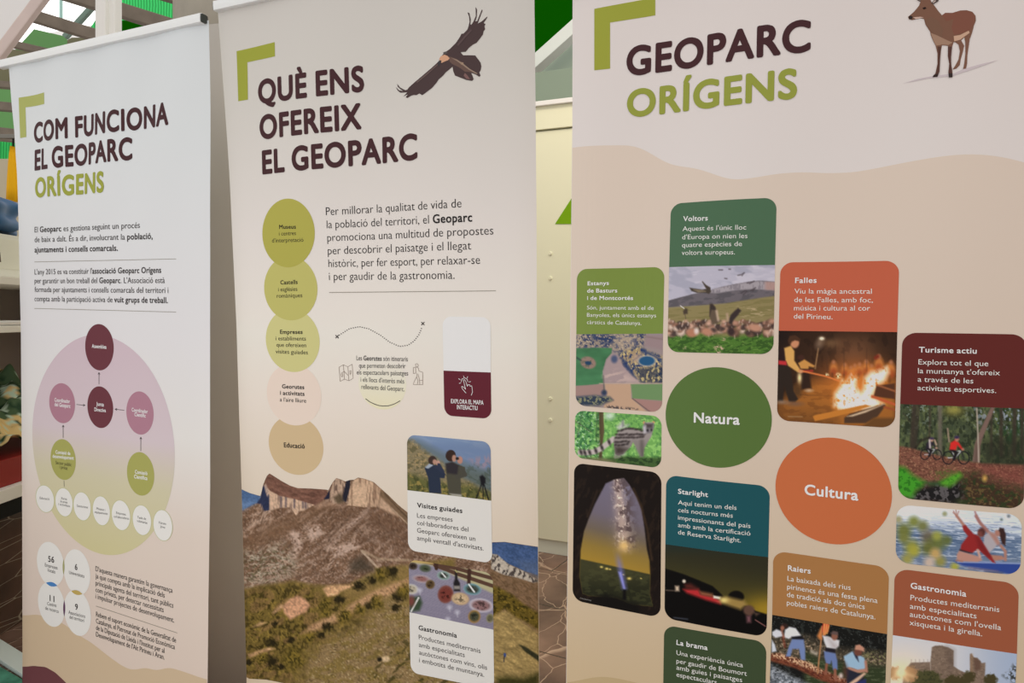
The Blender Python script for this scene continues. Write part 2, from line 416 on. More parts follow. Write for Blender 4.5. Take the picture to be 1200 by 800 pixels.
for i, (px_, py_) in enumerate(((645, 297), (645, 326), (645, 467), (645, 492))):      # screw heads of the panel fixings
    q = on_plane(px_, py_, W0, WN); bm = bmesh.new()
    r = bmesh.ops.create_cone(bm, segments=16, radius1=.011, radius2=.008, depth=.008, cap_ends=True)
    M = Matrix([[WU[k], np.array([0, 0, 1.])[k], -WN[k], (q - WN * .003)[k]] for k in range(3)] + [[0, 0, 0, 1]]); bmesh.ops.transform(bm, matrix=M, verts=r['verts'])
    bm_obj('screw_cap', bm, cream, wl)
q = [on_plane(x, y, W0, WN) for x, y in ((650.5, 262.5), (672, 262.5), (672, 229))]
vv = [a - WN * .002 for a in q] + [a - WN * .0005 for a in q]
st = link('wall_sticker', np.array(vv) - q[0], [(0, 1, 2), (5, 4, 3), (0, 3, 4, 1), (1, 4, 5, 2), (2, 5, 3, 0)], mat('lime_vinyl', (112, 152, 20), .4))
st.location = q[0]; tag(st, 'green triangular vinyl sticker on the cream partition between the right banners', 'sticker')
# grey parapet and the white sloping rail behind the partition, with green sheeting above
GR = mat('grey_blue_panel', (126, 137, 122), .5)
wz = lambda py, n: on_plane(648, py, W0 + WN * n, WN)
bm = bmesh.new(); a = wz(126, .5); b_ = wz(82, .5); c = (a + b_) / 2
boxmesh(bm, c + WN * .04, WA, (2.0, .04, (b_[2] - a[2]) / 2), .004); tag(bm_obj('wall_upper', bm, GR), kind='structure')
bm = bmesh.new(); n9 = W0 + WN * .75
bar(bm, on_plane(596, 104, n9, WN), on_plane(706, 6, n9, WN), .08, .10, WN); tag(bm_obj('roof_beam', bm, mat('white_steel', (206, 208, 202), .5)), kind='structure')
n9 = W0 + WN * .95
bm = bmesh.new(); q = [on_plane(x, y, n9, WN) for x, y in ((596, 112), (706, 112), (706, 12))]
vs_ = [bm.verts.new(Vector(a)) for a in q] + [bm.verts.new(Vector(a + WN * .02)) for a in q]
for f in ((0, 1, 2), (5, 4, 3), (0, 3, 4, 1), (1, 4, 5, 2), (2, 5, 3, 0)): bm.faces.new([vs_[i] for i in f])
tag(bm_obj('wall_gable', bm, mat('gable_panel', (150, 160, 146), .5)), kind='structure')

def translucent(name, rgb, tr_, rough=.4, bands=0):
    x = bpy.data.materials.new(name); x.use_nodes = True; nt = x.node_tree; nt.nodes.clear()
    o = nt.nodes.new('ShaderNodeOutputMaterial'); t = nt.nodes.new('ShaderNodeBsdfTranslucent'); d = nt.nodes.new('ShaderNodeBsdfDiffuse'); mx = nt.nodes.new('ShaderNodeMixShader')
    for n in (t, d): n.inputs[0].default_value = (*lin(rgb), 1)
    if bands:
        tc = nt.nodes.new('ShaderNodeTexCoord'); w = nt.nodes.new('ShaderNodeTexWave'); w.inputs['Scale'].default_value = bands; w.inputs['Distortion'].default_value = 1.5
        nt.links.new(tc.outputs['Object'], w.inputs['Vector']); r = nt.nodes.new('ShaderNodeValToRGB')
        r.color_ramp.elements[0].color = (*lin(rgb), 1); r.color_ramp.elements[1].color = (*np.clip(lin(rgb) * 1.9 + .02, 0, 1), 1)
        nt.links.new(w.outputs['Fac'], r.inputs[0]); nt.links.new(r.outputs[0], t.inputs[0])
    mx.inputs[0].default_value = tr_; nt.links.new(d.outputs[0], mx.inputs[1]); nt.links.new(t.outputs[0], mx.inputs[2]); nt.links.new(mx.outputs[0], o.inputs[0]); return x
GREEN = translucent('green_roof_sheet', (64, 150, 16), .95)
GREEN2 = translucent('green_ribbed_sheet', (112, 200, 142), .95, bands=9)
GREY_G = translucent('shaded_green_sheet', (158, 200, 150), .7)
def sheet(name, px4, z, material, th=.012, kind='structure'):
    """flat sheet whose four corners are given by sight line and depth"""
    q = [at(x, y, z if np.isscalar(z) else z[i]) for i, (x, y) in enumerate(px4)]
    nrm = np.cross(q[1] - q[0], q[2] - q[0]); nrm /= np.linalg.norm(nrm)
    if nrm.dot(q[0] - CAM) < 0: nrm = -nrm
    k = len(q); bm = bmesh.new(); a = [bm.verts.new(Vector(p_)) for p_ in q]; c = [bm.verts.new(Vector(p_ + nrm * th)) for p_ in q]
    bm.faces.new(a); bm.faces.new(c[::-1])
    for i in range(k): bm.faces.new((a[i], c[i], c[(i + 1) % k], a[(i + 1) % k]))
    return tag(bm_obj(name, bm, material), kind=kind)
def beam(name, a, za, b, zb, w, h, material, up=(0, 0, 1)):
    bm = bmesh.new(); bar(bm, at(*a, za), at(*b, zb), w, h, up, .01); return tag(bm_obj(name, bm, material), kind='structure')
WOOD = mat('grey_brown_beam', (114, 103, 91), .7, .2, noise=.12, nscale=8)
PALE = mat('pale_pink_beam', (196, 178, 170), .6, .2, noise=.05, nscale=6)
sheet('roof_sheet', ((560, 90), (1500, 90), (1500, -200), (560, -200)), (6.4, 6.4, 4.6, 4.6), GREEN)

# ------------------------------------------------------------------ grey column behind the left pair of banners
def column():
    c = np.array([-.835, 2.42]); R = .30; n = 64
    zb = 1.3 + .86
    for nm, z0, z1, rr, m_ in (('column_shaft', 0, zb, R + .004, mat('grey_column_paint', (168, 160, 150), .6, .2)), ('column_upper', zb, 5.2, R, mat('column_plaster', (166, 156, 142), .8, .1, noise=.05, nscale=30))):
        V, fc = [], []
        for z_ in np.linspace(z0, z1, 5):
            for i in range(n): t = 2 * math.pi * i / n; V.append((c[0] + rr * math.cos(t), c[1] + rr * math.sin(t), z_))
        for k in range(4):
            for i in range(n): j = (i + 1) % n; fc.append((k * n + i, k * n + j, (k + 1) * n + j, (k + 1) * n + i))
        fc.append(tuple(range(n))[::-1]); fc.append(tuple(4 * n + i for i in range(n)))
        o = link(nm, V, fc, m_, smooth=False)
        for pl in o.data.polygons: pl.use_smooth = len(pl.vertices) == 4
        tag(o, kind='structure')
column()

# ------------------------------------------------------------------ roof framing seen above the left banner
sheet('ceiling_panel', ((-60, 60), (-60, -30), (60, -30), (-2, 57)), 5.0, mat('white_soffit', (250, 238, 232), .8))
beam('roof_beam', (-120, 222), 4.6, (167, -159), 4.6, .07, .05, PALE, (0, 1, 0))
beam('roof_beam', (10, 10), 6.2, (165, 58), 6.2, .10, .10, WOOD, (0, 1, 0))
beam('roof_beam', (-10, 46), 6.8, (110, 74), 6.8, .065, .08, WOOD, (0, 1, 0))
beam('roof_beam', (60, -13), 6.6, (230, 40), 6.6, .125, .12, WOOD, (0, 1, 0))
beam('roof_beam', (170, -12), 7.2, (260, 14), 7.2, .1, .1, WOOD, (0, 1, 0))
beam('roof_beam', (76, 44), 7.0, (112, 4), 7.0, .05, .05, mat('teal_steel', (120, 140, 128), .5), (0, 1, 0))
beam('roof_beam', (71.5, 34), 7.05, (71.5, -10), 7.05, .028, .028, mat('pale_teal_steel', (170, 205, 195), .5), (0, 1, 0))
sheet('roof_sheet', ((100, 42), (140, 48), (140, 5), (124, 4)), 7.6, GREEN2)
sheet('roof_sheet', ((18, 58), (78, 66), (78, 43), (40, 34)), 7.6, GREY_G)
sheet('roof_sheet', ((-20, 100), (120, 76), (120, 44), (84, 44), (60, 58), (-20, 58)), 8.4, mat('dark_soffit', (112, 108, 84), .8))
sheet('roof_sheet', ((132, 60), (200, 60), (200, 24), (132, 24)), 7.6, GREEN)
sheet('roof_sheet', ((132, 26), (204, 26), (204, -20), (132, -20)), 8.6, GREEN2)
sheet('roof_sheet', ((-40, 250), (45, 250), (45, 80), (-40, 80)), 9.4, GREY_G)
for y0, y1, hh in ((122, 130, .13), (154, 164, .2), (97, 104, .1)):
    beam('roof_beam', (-30, y0), 8.2, (60, y1), 8.2, hh * .75, .1, WOOD, (0, 1, 0))
sheet('roof_sheet', ((-30, 190), (45, 190), (45, 166), (-30, 166)), 8.8, GREEN2)
sheet('wall_left', ((-420, 560), (60, 560), (60, 186), (-420, 186)), 8.0, mat('beige_hall_wall', (176, 164, 140), .7))
beam('post', (122, 140), 4.2, (122, -60), 4.2, .064, .08, mat('cream_post', (238, 222, 206), .5), (0, 1, 0))
beam('post', (134.7, 140), 4.24, (134.7, -60), 4.24, .046, .08, mat('cream_post', (238, 222, 206), .5), (0, 1, 0))

PANE = bpy.data.materials.new('daylight_pane'); PANE.use_nodes = True
_e = PANE.node_tree.nodes['Principled BSDF']; _e.inputs['Emission Color'].default_value = (1, 1, 1, 1); _e.inputs['Emission Strength'].default_value = 1.6
sheet('window_1', ((20, 60), (44, 40), (112, 28), (112, -40), (20, -40)), 9.0, PANE)

# ------------------------------------------------------------------ shop display left of the banners
XP = -1.93                                    # its front runs along the line of sight, 1.9 m to the left
def lx(px, py, dx=0): return on_plane(px, py, np.array([XP + dx, 0, 0]), np.array([1., 0, 0]))
def lz(py): return lx(10, py)[2]
Y0, Y1 = 1.75, 3.5
WS = mat('white_shelf', (216, 208, 196), .5); GS = mat('grey_back_panel', (132, 118, 108), .7)
def sbox(name, x0, x1, y0, y1, z0, z1, m_, parent=None, bev=.003):
    bm = bmesh.new(); boxmesh(bm, ((x0 + x1) / 2, (y0 + y1) / 2, (z0 + z1) / 2), X3, ((x1 - x0) / 2, (y1 - y0) / 2, (z1 - z0) / 2), bev)
    return bm_obj(name, bm, m_, parent, parent_base(parent) if parent else None)
unit = empty('display_shelf', (XP - .3, (Y0 + Y1) / 2, 0), 'white shelving with grey back beside the left edge of the leftmost banner', 'shelf')
z1, z2, z3 = lz(324), lz(382), lz(572)
sbox('back_panel', XP - .50, XP - .48, Y0, Y1, z3, z1, GS, unit)
for zz, th in ((z1, .03), (z2, .025), (z3, .05)):
    sbox('shelf_board', XP - .48, XP, Y0, Y1, zz - th, zz, WS, unit)
sbox('under_rail', XP - .44, XP - .012, Y0, Y1, z3 - .115, z3 - .05, mat('black_steel', (22, 22, 22), .4), unit)
DM = mat('dark_marble', (66, 46, 36), .15, .5, noise=.35, nscale=5)
_nt = DM.node_tree; _p = _nt.nodes['Principled BSDF']; _src = _p.inputs['Base Color'].links[0].from_socket
_tc = _nt.nodes.new('ShaderNodeTexCoord'); _mp = _nt.nodes.new('ShaderNodeMapping'); _mp.inputs['Scale'].default_value = (1, .6, 3.2); _nt.links.new(_tc.outputs['Object'], _mp.inputs[0])
_v = _nt.nodes.new('ShaderNodeTexVoronoi'); _v.feature = 'DISTANCE_TO_EDGE'; _v.inputs['Scale'].default_value = 5; _nt.links.new(_mp.outputs[0], _v.inputs['Vector'])
_r = _nt.nodes.new('ShaderNodeValToRGB'); _r.color_ramp.elements[0].color = (.7, .7, .7, 1); _r.color_ramp.elements[1].color = (0, 0, 0, 1); _r.color_ramp.elements[1].position = .018; _nt.links.new(_v.outputs['Distance'], _r.inputs[0])
_x = _nt.nodes.new('ShaderNodeMix'); _x.data_type = 'RGBA'; _nt.links.new(_r.outputs[0], _x.inputs['Factor']); _nt.links.new(_src, _x.inputs['A']); _x.inputs['B'].default_value = (*lin((190, 178, 158)), 1); _nt.links.new(_x.outputs['Result'], _p.inputs['Base Color'])
sbox('marble_plinth', XP - .44, XP - .10, Y0 + .02, Y1 - .02, .0, z3 - .115, DM, unit)
sbox('side_panel', XP - .48, XP, Y1 - .02, Y1, z3, z1, GS, unit)
# things standing on it
def top_prop(name, px0, py0, py1, m_, label, cat): pass
q = lx(8, 318); zt1 = z1
card = empty('print_card', (XP - .06, 2.62, zt1), 'cream printed card standing on the top white shelf', 'card')
bm = bmesh.new(); boxmesh(bm, (XP - .055, 2.60, zt1 + .085), X3, (.006, .33, .082), .002); bm_obj('card_sheet', bm, mat('cream_card', (240, 222, 200), .6), card, np.array(card.location))
bm = bmesh.new(); boxmesh(bm, (XP - .0475, 2.60, zt1 + .09), X3, (.001, .30, .058), 0); bm_obj('picture_field', bm, mat('card_picture', (226, 214, 196), .6), card, np.array(card.location))
V = [(0, -.10, .012), (0, .02, .006), (0, .09, .012), (0, .085, .05), (0, .06, .03), (0, 0, .035), (0, -.06, .028)]
V = np.array(V) + (XP - .0455, 2.62, zt1 + .045); tri = tessellate_polygon([[Vector((a[1], a[2], 0)) for a in V]])
link('drawn_animal', V, tri, mat('ink_grey', (96, 84, 74), .6), card, base=np.array(card.location))
def heap(name, c, sx, sy, sz, m_, label, cat, seed, folds=9):
    bm = bmesh.new(); r = bmesh.ops.create_icosphere(bm, subdivisions=5, radius=1); rnd = np.random.default_rng(seed)
    fr = [(rnd.normal(size=3) * folds * .5, rnd.uniform(0, 6.28)) for _ in range(5)]
    for v in bm.verts:
        a = np.array(v.co); s_ = sum(math.sin(float(k.dot(a)) + ph) for k, ph in fr); zz = max(a[2], -.55)
        a = np.array([a[0], a[1], zz]) * (1 + .045 * s_); v.co = Vector((a[0] * sx, a[1] * sy, (a[2] + .55) * sz))
    o = bm_obj(name, bm, m_, smooth=True); o.location = c; return tag(o, label, cat)
ztop = zt1 + .168; BLUEJ = ztop + .02
crate = empty('display_riser', (XP - .30, 2.6, zt1), 'grey riser block behind the cream card on the top shelf', 'riser')
sbox('riser_block', XP - .45, XP - .10, 1.9, 3.3, zt1 + .0005, ztop, mat('riser_grey', (150, 142, 132), .7), crate)
heap('folded_jacket', (XP - .25, 2.72, BLUEJ), .17, .30, .11, mat('blue_satin', (16, 74, 116), .4, .25), 'crumpled shiny blue jacket lying above the cream card', 'jacket', 4)
# yellow garment hanging on a rail further back
yj = empty('hanging_jacket', tuple(at(12, 235, 3.3)), 'bright yellow jacket hanging beside the left banner edge', 'jacket')
a = at(15.5, 236, 3.3); bm = bmesh.new(); V, fc = [], []
for k, (yy, hw) in enumerate(((172, 1.5), (180, 3), (190, 4.5), (205, 5.5), (220, 6.5), (236, 7.2))):
    for i in range(40):
        t = 2 * math.pi * i / 40; rr = 1 + .10 * math.sin(7 * t + .5 * k)
        c = at(15.5, yy, 3.3); V.append(c + np.array([1., 0, 0]) * math.cos(t) * hw * 3.3 / F * rr + np.array([0, 1., 0]) * math.sin(t) * .02 * rr)
for k in range(5):
    for i in range(40): j = (i + 1) % 40; fc.append((k * 40 + i, k * 40 + j, (k + 1) * 40 + j, (k + 1) * 40 + i))
fc += [tuple(range(40)), tuple(200 + i for i in range(40))]
link('jacket_body', V, fc, mat('yellow_cloth', (222, 160, 24), .6), yj, base=np.array(yj.location), smooth=True)
bm = bmesh.new(); bar(bm, at(15.5, 173, 3.3), at(15.5, 160, 3.3), .006, .006, (0, 1, 0), .001); bm_obj('hanger_hook', bm, mat('black_steel', (22, 22, 22), .4), yj, np.array(yj.location))
bm = bmesh.new(); bar(bm, at(-60, 160, 3.3), at(60, 160, 3.3), .02, .02, (0, 1, 0), .004)
tag(bm_obj('clothes_rail', bm, mat('rail_steel', (120, 116, 108), .4)), 'thin steel clothes rail holding the yellow jacket', 'rail')
# leaflets on the middle shelf, relief model on the table top
for i, (dx, dy, cc, lab) in enumerate(((0, 0, (226, 220, 212), 'white leaflet at the bottom of the small pile on the middle shelf'), (.01, .03, (208, 198, 190), 'greyish leaflet in the middle of the small pile on the shelf'), (-.01, -.02, (232, 228, 222), 'white leaflet on top of the small pile on the middle shelf'))):
    tag(sbox('leaflet', XP - .26 + dx, XP - .03 + dx, 2.42 + dy, 2.92 + dy, z2 + .0065 * i + .0004, z2 + .0065 * i + .0064, mat('leaflet_paper_%d' % i, cc, .5), None, 0), lab, 'leaflet', 'leaflets on the middle shelf')
rel = empty('relief_model', (XP - .22, 2.6, z3), 'relief model of green hills on a deep red base', 'model')
zr = lz(540) ; sbox('model_base', XP - .46, XP - .03, 1.95, 3.25, z3 + .0005, zr, mat('deep_red_lacquer', (128, 14, 10), .4, .4), rel)
nx, ny = 40, 110; xs = np.linspace(XP - .46, XP - .03, nx); ys = np.linspace(1.95, 3.25, ny); XX, YY = np.meshgrid(xs, ys)
hgt = zr + .01 + (.10 + .14 * (XP - .03 - XX) / .43) * vnoise(XX * 9, YY * 7, 3) + .04 * vnoise(XX * 30, YY * 30, 5) + .22 * (XP - .03 - XX)
t1 = vnoise(XX * 14, YY * 11, 8); t2 = vnoise(XX * 60, YY * 60, 9)
ink = np.zeros(XX.shape + (3,)) + (74, 92, 66); ink[t1 > .62] = (206, 176, 120); ink[(t2 > .72)] = (180, 196, 176); ink[(t2 < .28)] = (44, 64, 46)
link('terrain', np.stack([XX, YY, hgt], -1).reshape(-1, 3), grid_faces(ny, nx), print_mat('printed_ink'), rel, ink=alb(ink).reshape(-1, 3), base=np.array(rel.location), smooth=True)
# pale strip on the floor and the green mat in front of the display
bm = bmesh.new(); a = on_plane(-16, 752, (0, 0, .008), np.array([0, 0, 1.])); c = on_plane(40, 788, (0, 0, .008), np.array([0, 0, 1.])); bar(bm, a, c, .07, .016, (0, 0, 1), .002)
tag(bm_obj('trim_3', bm, mat('brushed_strip', (196, 200, 190), .4)), kind='structure')
a = on_plane(-30, 765, (0, 0, .006), np.array([0, 0, 1.])); c = on_plane(26, 797, (0, 0, .006), np.array([0, 0, 1.])); d = on_plane(26, 860, (0, 0, .006), np.array([0, 0, 1.])); e = on_plane(-30, 860, (0, 0, .006), np.array([0, 0, 1.]))
V = [p_ + np.array([0, 0, dz]) for dz in (-.006, .004) for p_ in (a, c, d, e)]
fm = link('floor_mat', V, [(3, 2, 1, 0), (4, 5, 6, 7), (0, 1, 5, 4), (1, 2, 6, 5), (2, 3, 7, 6), (3, 0, 4, 7)], mat('teal_mat', (70, 120, 98), .5, noise=.4, nscale=25)); tag(fm, 'teal green floor mat at the foot of the leftmost banner', 'mat')

# ------------------------------------------------------------------ roll-up banner hardware
RAILM = mat('white_aluminium', (214, 222, 210), .35, .5); CAPM = mat('dark_end_cap', (64, 66, 62), .5); ALU = mat('silver_aluminium', (186, 188, 188), .3, .5)
def hardware(b, name, vtop, rail_h, uL, uR, sheetfn, label, group):
    """sheet, clamp rail, support pole and floor cassette; vtop: sheet coordinate of the rail's upper edge"""
    vb = None
    um = (uL + uR) / 2
    # floor cassette stands on z=0
    zdown = lambda v: b.S(um, v)[2]
    vv = np.linspace(0, 2, 400); zs = np.array([zdown(x) for x in vv]); vb = float(np.interp(-.085, -zs, vv))
    foot = b.S(um, vb); root = empty(name, (foot[0], foot[1], 0), label, 'banner', group); base = np.array(root.location)
    vs_ = np.linspace(vtop + rail_h * .55, vb + .01, 170); U = np.array([np.linspace(b.ul(x), b.ur(x), 70) for x in vs_]); Vv = np.repeat(vs_[:, None], 70, 1)
    ink = np.array([sheetfn(x) for x in vs_]); ink = np.repeat(ink[:, None], 70, 1)
    link('printed_sheet', b.S(U, Vv).reshape(-1, 3), grid_faces(*U.shape), print_mat('banner_fabric', .45, .16), root, ink=alb(ink).reshape(-1, 3), base=base, smooth=True)
    H = rail_h; prof = [(-.004, 0.0), (.008, 0), (.0118, .06), (.0125, .5), (.0118, .94), (.008, 1), (-.004, 1), (-.010, .9), (-.0115, .5), (-.010, .1)]
    def extr(nm, u0, u1, sc_, m_, par):
        V, fc = [], []; k = len(prof)
        for u in (u0, u1):
            for w, t in prof: V.append(CAM + b.U * u + b.V * (vtop + H * (.5 + (t - .5) * sc_)) + b.N * (b.d - w * sc_))
        for i in range(k): j = (i + 1) % k; fc.append((i, j, k + j, k + i))
        fc += [tuple(range(k))[::-1], tuple(range(k, 2 * k))]
        bm = bmesh.new(); vx = [bm.verts.new(Vector(a)) for a in V]
        for f in fc: bm.faces.new([vx[i] for i in f])
        return bm_obj(nm, bm, m_, par, base)
    rl = extr('clamp_rail', uL, uR, 1, RAILM, root)
    extr('end_cap', uL - .003, uL, .86, CAPM, rl); extr('end_cap', uR, uR + .003, .86, CAPM, rl)
    bm = bmesh.new(); top = CAM + b.U * um + b.V * (vtop + H * .5) + b.N * (b.d + .025); bot = np.array([foot[0], foot[1], .08]) + np.array([b.N[0], b.N[1], 0]) * .045
    bar(bm, bot, top, .014, .014, (1, 0, 0), .003); bm_obj('support_pole', bm, ALU, root, base)
    bu = np.array([b.U[0], b.U[1], 0]); bu /= np.linalg.norm(bu); bn = np.array([-bu[1], bu[0], 0])
    cs = []
    half = (uR - uL) / 2 + .012
    bm = bmesh.new(); boxmesh(bm, np.array([foot[0], foot[1], .049]) + bn * .012, (bu, bn, X3[2]), (half, .045, .041), .012); bm_obj('floor_cassette', bm, ALU, root, base)
    for s_ in (-1, 1):
        bm = bmesh.new(); boxmesh(bm, np.array([foot[0], foot[1], .0045]) + bu * s_ * half * .7, (bu, bn, X3[2]), (.02, .17, .004), .002); bm_obj('foot', bm, CAPM, root, base)
    return root
def lerp(stops):
    xs = [s[0] for s in stops]; cs = np.array([s[1] for s in stops], float)
    return lambda v: np.array([np.interp(v, xs, cs[:, k]) for k in range(3)])
WHITE = (206, 199, 193)
DARK = mat('dark_plum_ink', (66, 40, 42), .5); OLIVE = mat('olive_ink', (144, 146, 60), .5); GREYTXT = mat('charcoal_ink', (62, 56, 54), .55)
BLACKI = mat('black_ink', (38, 34, 33), .55); WHITEI = mat('white_ink', (232, 230, 224), .5); CARDW = mat('card_white', (212, 206, 198), .5); RULEI = mat('rule_ink', (128, 118, 104), .55)
GRP = 'roll-up banners of the exhibition'
# ================================================================== left banner
vt = b1t = B1.P(123, 46.5)[1]
tl = B1.P(4.5, 72.5); tr = B1.P(241.5, 20.5); rh = .024
R1 = hardware(B1, 'roll_up_banner', (tl[1] + tr[1]) / 2 - .001, rh, tl[0] + .012, tr[0],
              lerp([(-.75, (198, 199, 198)), (-.45, (200, 200, 198)), (.1, (207, 201, 199)), (.35, (210, 203, 196)), (.6, (205, 188, 174)), (1.2, (203, 182, 166))]),  # darker upper stops put the dimmer light near the top into the ink
              'leftmost roll-up banner, an organisation chart of discs on white fabric', GRP)
ZA, ZB, ZC, ZD, ZE, ZF = (0, 0, 4), (0, 200, 4), (0, 370, 4), (0, 540, 3.077), (20, 560, 4), (100, 640, 5.3333)
def wave_band(b, parent, name, z, pts, material, layer, vbot, label=None, ink=None):
    """printed band: wavy traced top edge down to vbot"""
    uv = b.PP(zc(z, pts)); n = 90
    u = np.linspace(uv[0, 0], uv[-1, 0], n)
    # smooth interpolation of the traced edge
    from_ = np.interp(u, uv[:, 0], uv[:, 1]); k = np.array([1, 2, 3, 2, 1.]) / 9; e = np.pad(from_, 2, mode='edge'); top = np.convolve(e, k, 'valid')
    T = np.linspace(0, 1, 60)[:, None]; V = top[None] + (np.maximum(vbot, top + .002)[None] - top[None]) * T
    U = np.clip(np.repeat(u[None], 60, 0), b.ul(V) + .0008, b.ur(V) - .0008)
    o = link(name, b.S(U, V, layer).reshape(-1, 3), grid_faces(*U.shape), material, parent, base=parent_base(parent), ink=None if ink is None else alb(np.array([ink(v) for v in V.ravel()])))
    if label: o['label'] = label
    return o
vb1 = 1.2
wave_band(B1, R1, 'wave_band', ZD, [(72, 555), (130, 553), (180, 562), (235, 590), (280, 625), (330, 655), (400, 710), (440, 738), (470, 752), (495, 751), (520, 745), (540, 748), (560, 755), (585, 750), (610, 744), (650, 755), (700, 772), (746, 787)], mat('beige_wave', (190, 166, 136), .55), 1, vb1, 'beige wavy band')
wave_band(B1, R1, 'wave_band', ZD, [(72, 740), (120, 738), (165, 742), (200, 762), (240, 800), (290, 860), (340, 930), (420, 1010)], mat('plum_wave', (102, 60, 62), .5), 2, vb1, 'plum wavy band')
poly(B1, R1, 'corner_mark', [(88, 458), (207, 433), (208, 487), (120, 503), (124, 642), (95, 647)], mat('olive_mark', (158, 160, 92), .5), 2, ZA)
text(B1, R1, 'heading', [('COM FUNCIONA', (160, 667), (790, 580), 2), ('EL GEOPARC', (163, 796), (621, 745), 2)], DARK, 93, 3, ZA)
o = text(B1, R1, 'heading', [('ORÍGENS', (165, 123), (488, 97), 2)], OLIVE, 88, 3, ZB); o['label'] = 'olive green heading'
text(B1, R1, 'paragraph', [([('El ', 0), ('Geoparc', 1), (' es gestiona seguint un procés', 0)], (163, 289), (656, 268)),
     ([('de baix a dalt. És a dir, involucrant la ', 0), ('població,', 1)], (163, 335), (716, 319)),
     ('ajuntaments i consells comarcals.', (163, 383), (553, 375), 1)], GREYTXT, 27, 3, ZB)
strokes(B1, R1, 'rule', [[(163, 427), (826, 413)]], .55, RULEI, 3, ZB)
text(B1, R1, 'paragraph', [([("L'any 2015 es va constituir l'", 0), ('associació Geoparc Orígens', 1)], (163, 486), (756, 478)),
     ([('per garantir un bon treball del ', 0), ('Geoparc', 1), (". L'Associació està", 0)], (163, 527), (773, 526)),
     ('formada per ajuntaments i consells comarcals del territori i', (163, 568), (790, 573)),
     ([('compta amb la participació activa de ', 0), ('vuit grups de treball.', 1)], (163, 611), (787, 620))], GREYTXT, 26, 3, ZB)
strokes(B1, R1, 'rule', [[(163, 645), (826, 662)]], .55, RULEI, 3, ZB)
# the chart: a big disc with a printed mauve-to-green wash
pts = B1.PP([(38.7, 505), (205, 530), (134, 648), (57.5, 430), (175, 430), (52, 585)])
A_ = np.c_[pts * 2, np.ones(len(pts))]; s_ = np.linalg.lstsq(A_, (pts ** 2).sum(1), rcond=None)[0]; r_ = math.sqrt(s_[2] + s_[0] ** 2 + s_[1] ** 2)
wash = lerp([(s_[1] - r_, (190, 168, 173)), (s_[1] - .1 * r_, (194, 177, 178)), (s_[1] + .3 * r_, (190, 180, 150)), (s_[1] + r_, (190, 179, 134))])
uvdisc(B1, R1, 'chart_disc', s_[:2], r_, r_, print_mat('printed_ink'), 1.5, ink=lambda U, V: alb(np.array([wash(v) for v in V])), n=128, rings=24)
PLUM = mat('plum_disc', (100, 54, 60), .45); MAUVE = mat('mauve_disc', (160, 114, 126), .45); LIME = mat('lime_disc', (154, 150, 84), .45)
def labelled(b, parent, name, c, w, h, m_, lines, ink, cap, z, layer=2.5, wg=1):
    d = disc(b, parent, name, c, w, h, m_, layer, z)
    if lines: text(b, d, 'caption', [(l[0], l[1], l[2], l[3] if len(l) > 3 else wg) for l in lines], ink, cap, layer + 1, z)
    return d
labelled(B1, R1, 'chart_node', (467, 147), 134, 217, PLUM, [('Assemblea', (432, 149), (500, 154))], WHITEI, 17, ZC)['label'] = 'plum disc at the top of the chart'
labelled(B1, R1, 'chart_node', (471, 428), 121, 195, PLUM, [('Junta', (453, 420), (488, 424)), ('Directiva', (444, 446), (497, 451))], WHITEI, 17, ZC)['label'] = 'plum disc at the centre of the chart'
labelled(B1, R1, 'chart_node', (292, 409), 121, 187, MAUVE, [('Coordinador', (257, 401), (329, 409)), ('del Geoparc', (257, 422), (331, 431))], WHITEI, 17, ZC)['label'] = 'left mauve disc'
labelled(B1, R1, 'chart_node', (657, 455), 128, 202, MAUVE, [('Coordinador', (619, 447), (694, 457)), ('Científic', (632, 469), (684, 476))], WHITEI, 17, ZC)['label'] = 'right mauve disc'
o = labelled(B1, R1, 'chart_node', (297, 673), 118, 190, LIME, [('Comissió de', (262, 645), (331, 652)), ('desenvolupament', (248, 664), (347, 674))], WHITEI, 16, ZC); o['label'] = 'left olive disc'
text(B1, o, 'caption', [('Sector públic', (262, 694), (336, 705)), ('i privat', (281, 714), (318, 722))], BLACKI, 16, 3.5, ZC)['label'] = 'dark caption'
labelled(B1, R1, 'chart_node', (660, 740), 128, 203, LIME, [('Comissió', (634, 738), (692, 746)), ('Científica', (630, 760), (692, 769))], WHITEI, 17, ZC)['label'] = 'right olive disc'
for a, c in (((465, 320), (465, 265)), ((297, 571), (297, 512)), ((661, 632), (661, 568)), ((360, 415), (400, 419)), ((583, 442), (540, 437))):
    d = np.subtract(c, a); d = d / np.hypot(*d); n_ = np.array([-d[1], d[0]])
    strokes(B1, R1, 'arrow', [[a, c], [tuple(c - d * 9 + n_ * 4.5), c, tuple(c - d * 9 - n_ * 4.5)]], .6, GREYTXT, 3, ZC)
strokes(B1, R1, 'connector', [[(301, 772), (302, 800)]], .45, GREYTXT, 3, ZC)
WN_ = [((132, 97), 84, 124, [('Educació', (108, 98), (153, 103))]),
       ((221, 113), 80, 130, [('Xarxa', (207, 99), (235, 103)), ('de serveis', (204, 113), (237, 119)), ('i activitats', (195, 126), (249, 136))]),
       ((306, 132), 80, 130, [('Geoturisme', (281, 134), (333, 142))]),
       ((396, 153), 80, 134, [('Museus i', (374, 147), (414, 154)), ('equipaments', (365, 163), (426, 172))]),
       ((488, 174), 86, 138, [('Empreses', (466, 167), (511, 175)), ('col·laboradores', (455, 184), (526, 195))]),
       ((586, 197), 86, 138, [('Taula de', (565, 188), (606, 196)), ('voluntariat', (563, 204), (612, 215))]),
       ((684, 221), 88, 142, [('Fòrum', (666, 213), (699, 219)), ('Jove', (672, 231), (695, 236))])]
